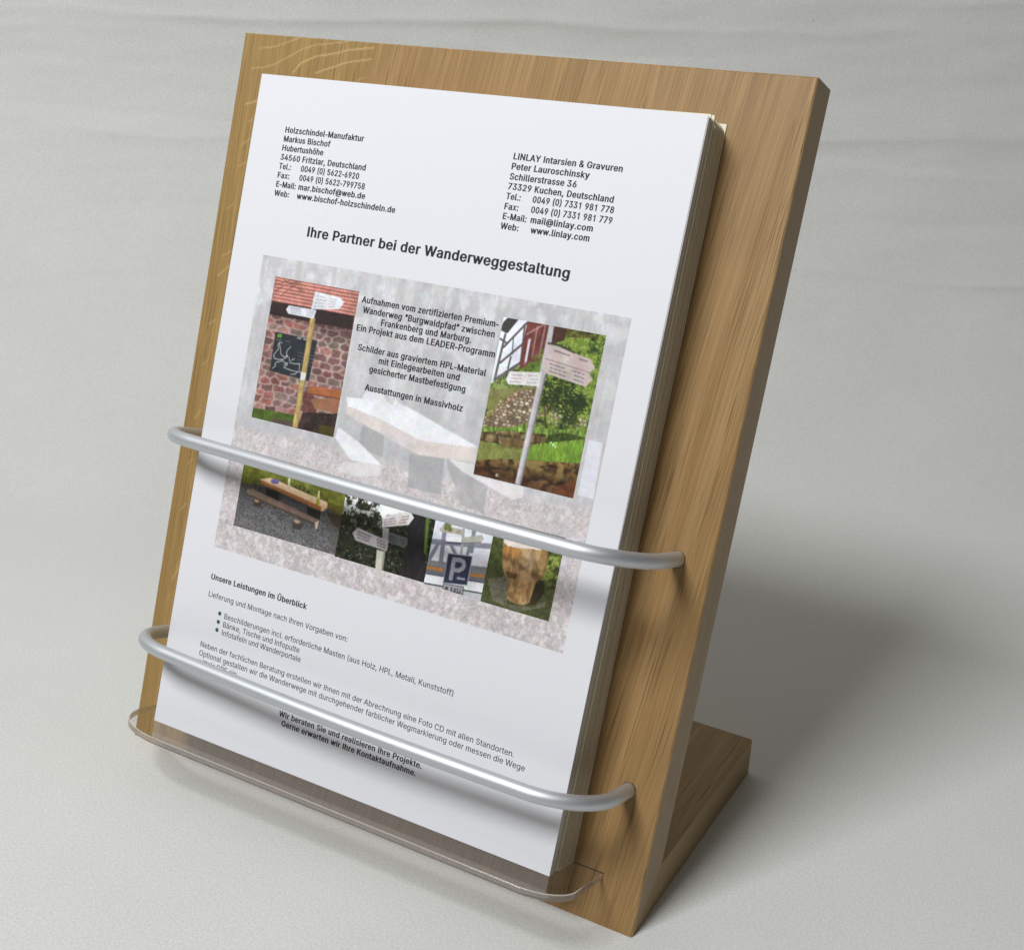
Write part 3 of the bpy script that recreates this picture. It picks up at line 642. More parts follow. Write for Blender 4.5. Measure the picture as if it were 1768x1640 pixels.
 'v': (389, [[[163,0],[17,379],[84,379],[165,155],[187,87],[206,21],[184,21],[203,87],[224,155],[305,379],[371,379],[226,0]]]),
 'w': (567, [[[138,0],[23,379],[87,379],[133,214],[154,137],[175,41],[165,41],[186,135],[206,214],[252,379],[316,379],[362,214],[382,136],[402,41],[391,41],[413,135],[434,214],[480,379],[545,379],[429,0],[368,0],[319,172],[305,225],[291,280],[277,338],[291,338],[277,280],[263,225],[248,172],[199,0]]]),
 'x': (379, [[[21,0],[171,218],[171,171],[29,379],[100,379],[147,306],[179,253],[207,206],[175,206],[202,253],[233,306],[282,379],[352,379],[209,169],[209,214],[358,0],[287,0],[231,85],[200,136],[173,182],[205,182],[178,136],[148,85],[91,0]]]),
 'y': (389, [[[47,-139],[61,-86],[71,-87],[104,-89],[118,-84],[130,-74],[141,-58],[151,-36],[163,-1],[17,379],[84,379],[165,155],[187,87],[206,21],[184,21],[202,87],[224,155],[305,379],[371,379],[204,-58],[177,-107],[159,-124],[139,-136],[117,-143],[91,-145],[65,-143]]]),
 'z': (380, [[[42,0],[42,46],[254,320],[254,323],[48,323],[48,379],[333,379],[333,331],[126,60],[126,56],[339,56],[339,0]]]),
 'Ü': (517, [[[259,-8],[203,-2],[154,15],[114,43],[85,80],[66,124],[60,173],[60,509],[124,509],[124,178],[128,144],[141,113],[160,87],[187,68],[220,56],[259,52],[298,56],[331,68],[357,87],[377,113],[389,144],[393,178],[393,509],[457,509],[457,173],[451,124],[433,80],[403,43],[363,15],[315,-2]],[[331,572],[315,575],[302,584],[293,597],[290,612],[293,628],[302,641],[315,650],[331,653],[346,650],[359,641],[368,628],[371,612],[368,597],[359,584],[346,575]],[[187,572],[172,575],[158,584],[149,597],[146,612],[149,628],[158,641],[172,650],[187,653],[203,650],[216,641],[224,628],[227,612],[224,597],[216,584],[203,575]]]),
 'ä': (389, [[[160,-9],[126,-5],[94,5],[68,22],[48,45],[35,73],[30,108],[34,138],[43,161],[58,179],[78,193],[125,211],[178,220],[234,227],[265,235],[273,243],[276,255],[276,257],[273,279],[267,297],[256,311],[240,322],[220,329],[196,331],[171,329],[149,322],[118,301],[100,274],[41,291],[57,322],[79,346],[104,364],[133,375],[163,382],[194,384],[239,379],[286,360],[306,343],[322,320],[333,290],[337,251],[337,0],[277,0],[277,52],[272,52],[252,25],[215,1],[190,-6]],[[170,45],[202,49],[228,59],[248,74],[263,93],[272,115],[276,138],[276,190],[259,182],[231,176],[200,171],[175,168],[134,159],[117,150],[103,139],[95,124],[92,105],[94,87],[102,72],[114,61],[130,52]],[[261,443],[246,446],[233,455],[224,468],[221,483],[224,499],[233,512],[246,520],[261,523],[277,520],[290,512],[299,499],[301,483],[299,468],[290,455],[277,446]],[[117,443],[102,446],[89,455],[80,468],[77,483],[80,499],[89,512],[102,520],[117,523],[133,520],[146,512],[155,499],[158,483],[155,468],[146,455],[133,446]]]),
 'ö': (415, [[[207,-8],[159,-2],[117,16],[82,46],[56,85],[40,133],[34,187],[40,243],[56,291],[82,330],[117,360],[159,378],[207,384],[256,378],[299,360],[333,330],[359,291],[376,243],[381,187],[376,133],[359,85],[333,46],[299,16],[256,-2]],[[207,46],[242,51],[270,66],[292,89],[307,117],[316,151],[319,187],[316,224],[307,258],[292,287],[270,310],[242,325],[207,330],[173,325],[145,310],[124,287],[108,258],[99,224],[96,187],[99,151],[108,117],[124,89],[145,66],[173,51]],[[279,443],[264,446],[251,455],[242,468],[239,483],[242,499],[251,512],[264,520],[279,523],[295,520],[308,512],[317,499],[320,483],[317,468],[308,455],[295,446]],[[136,443],[120,446],[107,455],[98,468],[95,483],[98,499],[107,512],[120,520],[136,523],[151,520],[164,512],[173,499],[176,483],[173,468],[164,455],[151,446]]]),
 '“': (300, [[[52,318],[104,509],[151,509],[121,318]],[[175,318],[228,509],[274,509],[244,318]]]),
 '”': (300, [[[52,318],[82,509],[151,509],[98,318]],[[175,318],[205,509],[274,509],[222,318]]])}

def ink_mat(name, col):
    m, nt, p = new_mat(name)
    p.inputs['Base Color'].default_value = col + (1,)
    p.inputs['Roughness'].default_value = 0.55
    p.inputs['Specular IOR Level'].default_value = 0.25
    return m
BLACK = ink_mat("black_ink", (0.022, 0.024, 0.034))
GREY_INK = ink_mat("soft_black_ink", (0.040, 0.042, 0.055))
GREEN = ink_mat("green_ink", (0.03, 0.13, 0.06))

def offset_poly(q, d):
    n = len(q)
    out = []
    for i in range(n):
        a, b, c = q[i - 1], q[i], q[(i + 1) % n]
        e1 = (b[0] - a[0], b[1] - a[1]); e2 = (c[0] - b[0], c[1] - b[1])
        l1 = math.hypot(*e1) or 1; l2 = math.hypot(*e2) or 1
        n1 = (-e1[1] / l1, e1[0] / l1); n2 = (-e2[1] / l2, e2[0] / l2)   # left of travel: outward for clockwise outlines
        mx, my = n1[0] + n2[0], (n1[1] + n2[1]) * 0.42
        den = max(0.6, 1 + n1[0] * n2[0] + n1[1] * n2[1])
        out.append((b[0] + d * mx / den, b[1] + d * my / den))
    return out

_glyph_cache = {}
def glyph_tris(ch, weight):
    key = (ch, weight)
    if key in _glyph_cache:
        return _glyph_cache[key]
    adv, polys = GLYPHS[ch]
    polys = [offset_poly(q, weight) for q in polys] if weight else polys
    vs, es = [], []
    for q in polys:
        b = len(vs)
        vs += [Vector(p) for p in q]
        es += [(b + i, b + (i + 1) % len(q)) for i in range(len(q))]
    if not vs:
        _glyph_cache[key] = (adv, [], [])
        return _glyph_cache[key]
    ov, oe, of, *_ = delaunay_2d_cdt(vs, es, [], 0, 1e-4)
    keep = []
    for f in of:
        cx = sum(ov[i][0] for i in f) / len(f); cy = sum(ov[i][1] for i in f) / len(f)
        wn = 0
        for q in polys:
            for i in range(len(q)):
                (x0, y0), (x1, y1) = q[i - 1], q[i]
                if (y0 <= cy) != (y1 <= cy):
                    t = (cy - y0) / (y1 - y0)
                    if x0 + t * (x1 - x0) > cx:
                        wn += 1 if y1 > y0 else -1
        if wn:
            keep.append(tuple(f))
    _glyph_cache[key] = (adv, [(p[0], p[1]) for p in ov], keep)
    return _glyph_cache[key]

def text_width(s, weight):
    return sum(GLYPHS[c][0] + weight * 1.2 for c in s)

def text_part(name, runs, mat, weight):
    """runs: (text, left u, baseline v, cap height, width or None)"""
    V, F = [], []
    for s, u, v, cap, width in runs:
        sy = cap / 509.0
        sx = width / text_width(s, weight) if width else sy * 0.98
        x = u
        for c in s:
            adv, pv, pf = glyph_tris(c, weight)
            b = len(V)
            V += [(x + (p[0] + weight * .6) * sx, v + p[1] * sy, 0.03) for p in pv]
            F += [tuple(b + i for i in f) for f in pf]
            x += (adv + weight * 1.2) * sx
    o = mesh_obj(name, np.array(V) * MM, F, mat, leaflet)
    bm = bmesh.new(); bm.from_mesh(o.data)
    for f in bm.faces:
        if f.normal.z < 0: f.normal_flip()
    bm.to_mesh(o.data); bm.free()
    return o

BW = 34
c1 = 2.45
text_part("address_text", [
    ("Holzschindel-Manufaktur", 17.8, 274.0, c1, 42.2), ("Markus Bischof", 17.8, 270.1, c1, 25.4), ("Hubertushöhe", 17.8, 266.2, c1, 22.6),
    ("34560 Fritzlar, Deutschland", 17.8, 262.2, c1, 45.8), ("Tel.:", 17.8, 258.3, c1, 6.9), ("0049 (0) 5622-6920", 29.8, 258.3, c1, 31.2),
    ("Fax:", 17.8, 254.4, c1, 6.8), ("0049 (0) 5622-799758", 29.8, 254.4, c1, 35.0), ("E-Mail:", 17.8, 250.5, c1, 11.2), ("mar.bischof@web.de", 30.1, 250.5, c1, 35.7),
    ("Web:", 17.8, 246.6, c1, 8.4), ("www.bischof-holzschindeln.de", 30.2, 246.6, c1, 51.8)], BLACK, BW)
text_part("address_text", [
    ("LINLAY Intarsien & Gravuren", 132.4, 274.0, c1, 48.2), ("Peter Lauroschinsky", 132.4, 270.1, c1, 34.8), ("Schillerstrasse 36", 132.5, 266.1, c1, 30.2),
    ("73329 Kuchen, Deutschland", 132.5, 262.2, c1, 46.9), ("Tel.:", 132.6, 258.3, c1, 6.9), ("0049 (0) 7331 981 778", 144.6, 258.3, c1, 35.8),
    ("Fax:", 132.6, 254.3, c1, 6.8), ("0049 (0) 7331 981 779", 144.8, 254.3, c1, 35.8), ("E-Mail:", 132.7, 250.4, c1, 11.2), ("mail@linlay.com", 145.4, 250.4, c1, 27.8),
    ("Web:", 132.7, 246.5, c1, 8.4), ("www.linlay.com", 146.4, 246.5, c1, 26.2)], BLACK, BW)
text_part("title_text", [("Ihre Partner bei der Wanderweggestaltung", 38.8, 231.4, 4.1, 128.6)], BLACK, BW)
c2 = 2.6
text_part("caption_text", [
    ("Aufnahmen vom zertifizierten Premium-", 73.4, 207.9, c2, 67.2), ("Wanderweg “Burgwaldpfad” zwischen", 74.8, 203.7, c2, 64.9),
    ("Frankenberg und Marburg.", 84.8, 199.8, c2, 44.8), ("Ein Projekt aus dem LEADER-Programm", 73.1, 195.9, c2, 68.5),
    ("Schilder aus graviertem HPL-Material", 75.6, 187.9, c2, 63.4), ("mit Einlegearbeiten und", 87.1, 184.0, c2, 40.4),
    ("gesicherter Mastbefestigung", 83.3, 179.8, c2, 47.9), ("Ausstattungen in Massivholz", 82.8, 172.0, c2, 48.8)], BLACK, BW)
c3 = 2.5
text_part("heading_text", [("Unsere Leistungen im Überblick", 18.8, 73.2, c3, 54.6)], BLACK, BW)
text_part("body_text", [
    ("Lieferung und Montage nach Ihren Vorgaben von:", 19.0, 65.1, c3, 78.3),
    ("Beschilderungen incl. erforderliche Masten (aus Holz, HPL, Metall, Kunststoff)", 29.9, 57.3, c3, 122.8),
    ("Bänke, Tische und Infopulte", 30.0, 53.5, c3, 43.8), ("Infotafeln und Wanderportale", 30.1, 49.7, c3, 45.2),
    ("Neben der fachlichen Beratung erstellen wir Ihnen mit der Abrechnung eine Foto CD mit allen Standorten.", 19.2, 41.4, c3, 165.6),
    ("Optional gestalten wir die Wanderwege mit durchgehender farblicher Wegmarkierung oder messen die Wege", 19.4, 37.3, c3, 171.1),
    ("mittels GPS ein.", 19.5, 33.4, c3, 23.8)], GREY_INK, 7)
text_part("closing_text", [("Wir beraten Sie und realisieren Ihre Projekte.", 69.0, 23.3, c3, 75.5), ("Gerne erwarten wir Ihre Kontaktaufnahme.", 71.0, 19.4, c3, 71.4)], BLACK, BW)

for v in (59.0, 55.1, 51.3):
    ring = [(27.3 + 0.95 * math.cos(a * math.pi / 12), v + 0.95 * math.sin(a * math.pi / 12), 0.03) for a in range(24)]
    mesh_obj("bullet", np.array(ring) * MM, [list(range(24))], GREEN, leaflet)

# ------------------------------------------------------------------ printed pictures: painted in page millimetres, one colour per point of a fine sheet
class Art:
    def __init__(s, u0, v0, u1, v1, res):
        s.box = (u0, v0, u1, v1)
        s.nu, s.nv = int((u1 - u0) * res) + 1, int((v1 - v0) * res) + 1
        s.U, s.V = np.meshgrid(np.linspace(u0, u1, s.nu), np.linspace(v0, v1, s.nv))
        s.a = np.zeros((s.nv, s.nu, 3))
        s.px = 1.0 / res
    def fill(s, c):
        s.a[:] = c
    def blend(s, mask, c):
        c = np.asarray(c, float)
        s.a = s.a * (1 - mask[..., None]) + c * mask[..., None]
    def inside(s, pts):
        m = np.zeros(s.U.shape)
        for ou, ov in ((-.25, -.25), (.25, -.25), (-.25, .25), (.25, .25)):
            U, V = s.U + ou * s.px, s.V + ov * s.px
            w = np.zeros(U.shape, bool)
            for i in range(len(pts)):
                (x0, y0), (x1, y1) = pts[i - 1], pts[i]
                if y0 == y1: continue
                cross = ((y0 <= V) != (y1 <= V)) & (x0 + (V - y0) / (y1 - y0) * (x1 - x0) > U)
                w ^= cross
            m += w * .25
        return m
    def poly(s, pts, c, alpha=1.0):
        m = s.inside(pts) * alpha
        s.blend(m, c)
        return m
    def seg(s, pts, wd, c, alpha=1.0):
        m = np.zeros(s.U.shape)
        for (x0, y0), (x1, y1) in zip(pts[:-1], pts[1:]):
            dx, dy = x1 - x0, y1 - y0
            t = np.clip(((s.U - x0) * dx + (s.V - y0) * dy) / (dx * dx + dy * dy + 1e-9), 0, 1)
            d = np.hypot(s.U - x0 - t * dx, s.V - y0 - t * dy)
            m = np.maximum(m, np.clip((wd / 2 - d) / s.px + .5, 0, 1))
        s.blend(m * alpha, c)
    def spot(s, p, r, c, alpha=1.0, soft=.5):
        d = np.hypot(s.U - p[0], s.V - p[1])
        s.blend(np.clip((r - d) / (soft * r + 1e-6), 0, 1) * alpha, c)
    def noise(s, k, ky=None, seed=0, oc=4):
        return fbm(s.U * k + 100, s.V * (ky or k) + 100, seed, oc)
    def mottle(s, mask, amt, k, ky=None, seed=0, oc=4):
        f = 1 + amt * 2 * (s.noise(k, ky, seed, oc) - .5) * mask
        s.a *= f[..., None]
    def stones(s, mask, cu, cv, mortar, palette, joint=.35, seed=0):
        rng = np.random.RandomState(seed)
        u0, v0, u1, v1 = s.box
        nu, nv = int((u1 - u0) / cu) + 3, int((v1 - v0) / cv) + 3
        d1 = np.full(s.U.shape, 9e9); d2 = d1.copy(); idx = np.zeros(s.U.shape, int)
        k = 0; cols = []
        Uw = s.U + 1.0 * (s.noise(.5, None, seed + 3, 2) - .5); Vw = s.V + .8 * (s.noise(.5, None, seed + 4, 2) - .5)
        for j in range(nv):
            for i in range(nu):
                pu = u0 + (i - .5 + (j % 2) * .5 + rng.uniform(-.34, .34)) * cu; pv = v0 + (j + rng.uniform(-.26, .26)) * cv
                d = np.maximum(np.abs(Uw - pu) / cu, np.abs(Vw - pv) / cv) * .75 + .25 * np.hypot((Uw - pu) / cu, (Vw - pv) / cv)
                nw = d < d1
                d2 = np.where(nw, d1, np.minimum(d2, d)); d1 = np.where(nw, d, d1); idx = np.where(nw, k, idx); k += 1
                cols.append(np.array(palette[rng.randint(len(palette))]) * rng.uniform(.85, 1.15))
        col = np.array(cols)[idx]
        g = np.clip((d2 - d1) * min(cu, cv) / joint, 0, 1)[..., None]
        img = np.array(mortar, float) * (1 - g) + col * g
        s.a = s.a * (1 - mask[..., None]) + img * mask[..., None]
    def scribble(s, pts, rows, c, wd=.22, seed=0, gap=.25):
        """rows of short illegible dashes inside a quad given as tl, tr, br, bl"""
        rng = random.Random(seed)
        tl, tr, br, bl = pts
        for r in range(rows):
            f = (r + .5) / rows
            L = (tl[0] + (bl[0] - tl[0]) * f, tl[1] + (bl[1] - tl[1]) * f); Rr = (tr[0] + (br[0] - tr[0]) * f, tr[1] + (br[1] - tr[1]) * f)
            t = rng.uniform(0, .06)
            while t < .95:
                ln = rng.uniform(.03, .1)
                if not (.42 < t < .62):
                    e = min(t + ln, .98)
                    j = rng.uniform(-.08, .08)
                    s.seg([(L[0] + (Rr[0] - L[0]) * t, L[1] + (Rr[1] - L[1]) * t + j), (L[0] + (Rr[0] - L[0]) * e, L[1] + (Rr[1] - L[1]) * e - j)], wd, c, .75)
                t += ln + rng.uniform(.02, .05)
    def soften(s, n=1, grain=3.0, seed=0):
        for _ in range(n):
            q = np.pad(s.a, ((1, 1), (0, 0), (0, 0)), mode='edge'); s.a = (q[:-2] + 2 * q[1:-1] + q[2:]) / 4
            q = np.pad(s.a, ((0, 0), (1, 1), (0, 0)), mode='edge'); s.a = (q[:, :-2] + 2 * q[:, 1:-1] + q[:, 2:]) / 4
        lum = 1 + .13 * (s.noise(1.6, 1.6, 201 + seed, 3) - .5) + .22 * (s.noise(.22, .22, 202 + seed, 3) - .5)
        s.a = s.a * lum[..., None] * (1 + .10 * np.stack([s.noise(.5, .5, 203 + k + seed, 2) - .5 for k in range(3)], -1))
        g = s.a.mean(-1, keepdims=True); s.a = g + (s.a - g) * .9
        s.a += np.random.RandomState(seed).normal(0, grain, s.U.shape)[..., None]
    def build(s, name, mat, w, label=None):
        u0, v0, u1, v1 = s.box
        V = np.stack([s.U, s.V, np.full_like(s.U, w)], -1).reshape(-1, 3) * MM
        idx = np.arange(s.nu * s.nv).reshape(s.nv, s.nu)
        F = np.stack([idx[:-1, :-1], idx[:-1, 1:], idx[1:, 1:], idx[1:, :-1]], -1).reshape(-1, 4)
        me = bpy.data.meshes.new(name)
        me.vertices.add(len(V)); me.vertices.foreach_set('co', V.ravel())
        me.loops.add(F.size); me.loops.foreach_set('vertex_index', F.ravel())
        me.polygons.add(len(F)); me.polygons.foreach_set('loop_start', np.arange(0, F.size, 4))
        me.update(calc_edges=True); me.validate()
        me.materials.append(mat)
        # printed tone -> ink reflectance, relative to the bare paper
        c = lin(np.clip(s.a, 0, 255)) / lin(np.array([208, 209, 216.])) * np.array([0.735, 0.74, 0.78])
        rgba = np.ones((len(V), 4), np.float32); rgba[:, :3] = np.clip(c, 0.004, 0.95).reshape(-1, 3)
        at = me.color_attributes.new('print', 'FLOAT_COLOR', 'POINT')
        at.data.foreach_set('color', rgba.ravel())
        o = bpy.data.objects.new(name, me); C.objects.link(o); o.parent = leaflet
        if label: o['label'] = label
        return o

def print_mat():
    m, nt, p = new_mat("printed_photo")
    at = node(nt, 'ShaderNodeAttribute'); at.attribute_name = 'print'
    nt.links.new(at.outputs['Color'], p.inputs['Base Color'])
    p.inputs['Roughness'].default_value = 0.5
    p.inputs['Specular IOR Level'].default_value = 0.3
    return m
PRINT = print_mat()


SOFT = 2
def art_background():
    A = Art(17.6, 88.0, 196.4, 220.5, 3)
    A.fill((186, 186, 191))
    ground = np.clip((147 - A.V + 5 * (A.noise(.08, None, 2, 2) - .5)) / 4, 0, 1)
    # hazy wood: soft upright trunks and bright gaps in the crowns
    tr = A.noise(.28, .012, 5, 3)
    A.a += ((tr - .5) * 30)[..., None]
    A.a += ((A.noise(.07, .05, 6, 3) - .5) * 26)[..., None]
    up = np.clip((A.V - 175) / 30, 0, 1)
    gaps = np.clip((A.noise(.22, .2, 9, 4) - .53) / .12, 0, 1) * (.15 + .85 * up)
    A.blend(gaps * .55, (211, 212, 220))
    A.blend(np.clip((A.noise(.5, .35, 19, 3) - .5) / .1, 0, 1) * .25, (168, 167, 168))
    for u, w in ((38, 3.0), (92, 4.0), (111, 6.0), (119, 1.5), (139, 2.0), (189.5, 4), (180, 1.5)):
        A.seg([(u, 222), (u - 1, 150)], w, (172, 170, 172), .45)
    for k in range(7):
        x = 165 + 4 * k
        A.seg([(x, 221), (x - 3 + k, 214), (x - 6 + k, 205)], .4, (165, 163, 165), .5)
    A.spot((190, 213), 5, (214, 215, 226), .7, 1.0)
    A.poly([(189, 172), (195, 172), (196, 150), (189, 150)], (212, 213, 224), .8)
    # leafy ground
    A.blend(ground, (188, 181, 184))
    nz = A.noise(1.7, 1.5, 21, 4)
    A.a += ((nz - .5) * 70 * ground)[..., None]
    big = np.clip((112 - A.V) / 10, 0, 1)
    lf = A.noise(.6, .5, 22, 4)
    A.a += ((lf - .5) * 48 * big)[..., None] * np.array([1, .96, .97])
    A.blend(np.clip((lf - .60) / .06, 0, 1) * ground * .5, (214, 208, 214))
    # table and benches of split logs, faded
    A.poly([(85.0, 157.1), (96.4, 157.1), (97.9, 146.0), (84.7, 147.8)], (160, 160, 164), .9)
    A.poly([(110.4, 150.1), (127.2, 152.9), (129.0, 136.9), (112.6, 136.3)], (158, 158, 162), .85)
    A.poly([(128.2, 152.3), (149.4, 148.0), (150.1, 133.5), (139.7, 134.8), (130.1, 147.5)], (160, 159, 163), .7)
    m = A.poly([(74.4, 167.3), (94.5, 169.6), (100.0, 166.8), (105.3, 169.0), (141.4, 159.5), (141.2, 158.7), (114.3, 156.2), (94.5, 161.2), (75.7, 163.7)], (221, 222, 229))
    m2 = A.poly([(75.7, 163.7), (94.5, 161.2), (114.7, 156.6), (141.3, 158.9), (142.0, 153.0), (114.7, 150.6), (96.8, 154.9), (75.5, 160.2)], (205, 196, 196), .95)
    A.mottle(m2, .05, .6, .6, 3)
    A.poly([(114.3, 156.2), (141.3, 158.9), (142.0, 153.0), (114.7, 150.6)], (211, 200, 198), .8)
    A.poly([(82.3, 169.2), (84.0, 171.8), (92.1, 172.1), (94.9, 169.6), (95.3, 167.8), (82.7, 167.3)], (214, 215, 222), .9)
    A.poly([(97.8, 168.7), (99.1, 171.2), (100.8, 169.6), (105.3, 169.0), (105.7, 166.8), (98.8, 166.6)], (216, 217, 224), .9)
    A.poly([(73.1, 154.0), (72.3, 149.2), (77.9, 144.9), (82.4, 141.6), (89.3, 141.7), (98.2, 142.6), (91.5, 146.2), (85.3, 149.5)], (219, 220, 227))
    A.poly([(89.2, 141.9), (98.1, 142.8), (98.4, 138.5), (89.2, 135.7), (78.6, 135.4), (76.8, 136.9), (78.5, 140.0)], (206, 203, 207), .95)
    A.poly([(129.2, 151.8), (141.4, 152.1), (142.7, 148.0), (165.7, 148.0), (165.9, 143.7), (161.4, 141.9), (136.8, 148.2)], (214, 211, 215), .9)
    q = A.a.copy(); A.soften(1, 2.0, 7); A.a = q * .45 + A.a * .55
    A.build("background_picture", PRINT, 0.012, "faded grey print of a log table in a wood")
art_background()

def art_wall():
    A = Art(26.2, 149.3, 71.4, 212.1, 6)
    one = np.ones(A.U.shape)
    A.stones(one, 6.2, 2.9, (172, 150, 142), [(132, 92, 90), (118, 84, 84), (142, 102, 98), (110, 80, 82), (140, 86, 82), (122, 102, 96), (104, 76, 76)], .8, 4)
    A.mottle(one, .22, .9, .9, 7)
    # tiled roof
    m = A.inside([(26.2, 212.0), (71.3, 212.1), (71.0, 201.5), (26.7, 201.0)])
    tu, tv = A.U / 1.75, A.V / 1.5
    row = np.floor(tv); fu = (tu + .5 * (row % 2)) % 1; fv = tv - row
    edge = np.clip((np.abs(fv - .28 - .55 * (fu - .5) ** 2 * 2) - .02) / .2, 0, 1)
    base = np.array([196, 128, 118.])[None, None] * (.82 + .3 * fv)[..., None] * (.62 + .38 * edge)[..., None]
    base = base * (.85 + .3 * A.noise(.5, .5, 31, 3))[..., None]
    A.a = A.a * (1 - m[..., None]) + base * m[..., None]
    for pts in ([(27.6, 205.7), (32.1, 209.2), (41.3, 212.2)], [(30.1, 211.9), (35.5, 209.7), (45.1, 207.2)], [(26.6, 208.4), (35.1, 211.8), (38.7, 211.2)], [(30.5, 203.9), (36.3, 209.2), (40.1, 210.9)]):
        A.seg(pts, .35, (96, 62, 55), .7)
    # eave shade
    mm = A.inside([(26.4, 201.3), (71.0, 201.7), (71.0, 195.8), (26.6, 195.4)])
    A.blend(mm * .9, (38, 31, 31))
    below = np.clip(1 - np.abs(A.V - (200.4 - (A.U - 26) * .03) + 4) / 6, 0, 1) * (1 - A.inside([(26.2, 212.0), (71.3, 212.1), (71.0, 201.5), (26.7, 201.0)]))
    A.blend(below * .45 * np.clip(.4 + (A.U - 30) / 40, 0, 1), (52, 34, 34))
    # bench, ground
    A.poly([(24.9, 153.5), (49.6, 154.8), (49.6, 151.4), (70.2, 154.9), (71.5, 148.8), (26.2, 149.1)], (84, 70, 62))
    g = A.poly([(26.3, 153.6), (49.6, 154.7), (49.2, 151.8), (38.4, 151.1), (36.6, 149.2), (26.2, 149.1)], (74, 96, 36)); A.mottle(g, .3, 1.2, .8, 41)
    A.poly([(51.0, 165.8), (56.9, 165.7), (60.0, 157.9), (53.3, 156.7)], (96, 52, 50), .8)
    b = A.poly([(56.1, 163.1), (71.2, 165.9), (71.8, 159.4), (59.3, 159.5)], (146, 98, 72))
    b = A.poly([(53.9, 168.5), (71.6, 169.6), (71.3, 165.9), (54.2, 165.3)], (158, 92, 56)); A.mottle(b, .18, .25, 2.5, 42)
    A.seg([(54.6, 165.2), (71.2, 165.9)], .5, (120, 60, 34))
    d = A.poly([(53.3, 156.7), (71.7, 159.6), (71.5, 149.0), (51.7, 149.0)], (48, 38, 34), .92); A.mottle(d, .5, .7, .5, 43)
    A.poly([(63.1, 153.2), (71.5, 153.6), (71.7, 149.1), (63.6, 149.4)], (78, 68, 30), .8)
    # map board
    q = A.poly([(31.3, 188.5), (54.4, 188.2), (53.5, 170.4), (31.9, 171.2)], (43, 48, 54)); A.mottle(q, .1, .4, .4, 44)
    A.poly([(32.7, 187.8), (35.2, 188.0), (35.0, 186.3), (32.7, 186.3)], (84, 150, 40))
    A.scribble([(32.7, 185.5), (40.0, 185.9), (39.8, 185.0), (32.6, 184.7)], 1, (170, 175, 175), .22, 3)
    A.scribble([(43.7, 188.1), (48.6, 188.2), (48.4, 187.3), (43.5, 187.3)], 1, (215, 215, 215), .45, 4)
    A.scribble([(45.3, 182.4), (54.3, 182.3), (54.6, 176.2), (45.9, 176.4)], 4, (150, 155, 155), .2, 5)
    for pts in ([(36.1, 184.3), (34.4, 184.2), (33.9, 183.0), (34.6, 181.5), (33.3, 179.5), (32.5, 178.3), (33.1, 177.0), (35.6, 176.8), (37.7, 177.2), (39.5, 178.4), (40.1, 179.0), (39.1, 180.3), (39.5, 181.7), (40.9, 183.4)], [(34.5, 183.7), (35.6, 181.6), (36.1, 179.5), (38.1, 178.4), (40.0, 179.3)], [(37.7, 177.2), (36.8, 176.2), (34.8, 175.6), (34.0, 174.6), (34.5, 173.8), (33.0, 172.4)], [(37.8, 176.6), (40.9, 175.5), (39.1, 174.0), (40.5, 173.7), (43.4, 173.4), (46.2, 173.3), (48.6, 173.6)], [(40.8, 178.9), (42.0, 176.5), (44.9, 176.5), (47.2, 176.9), (47.5, 174.1)], [(42.5, 177.7), (44.0, 178.6)], [(40.7, 176.3), (38.9, 174.9)], [(46.6, 173.4), (45.8, 172.1), (43.4, 171.7)]):
        A.seg(pts, .32, (214, 217, 217), .9)
    # post with its white plate
    p = A.poly([(48.5, 197.4), (51.3, 197.6), (52.1, 149.5), (49.2, 149.5)], (174, 150, 92)); A.mottle(p, .22, 1.5, .5, 45)
    A.seg([(51.0, 197.6), (51.8, 149.6)], .5, (128, 104, 58), .7)
    A.poly([(48.6, 173.5), (51.5, 173.7), (51.4, 170.3), (48.9, 170.2)], (208, 210, 208))
    # finger signs
    for pts, sc, n in (([(48.7, 208.9), (62.7, 208.1), (64.5, 206.4), (62.7, 203.2), (48.2, 201.0)], [(50.1, 207.9), (61.1, 207.4), (60.6, 203.4), (49.1, 201.7)], 4), ([(36.0, 200.9), (51.1, 201.0), (50.4, 197.2), (36.5, 197.2), (34.9, 198.8)], [(37.2, 200.4), (50.0, 200.5), (49.5, 197.9), (37.1, 197.5)], 3)):
        A.poly(pts, (206, 208, 218)); A.scribble(sc, n, (105, 105, 118), .25, n)
    A.soften(SOFT)
    A.build("picture", PRINT, 0.022, "printed photo of a signpost before a red stone wall")
art_wall()

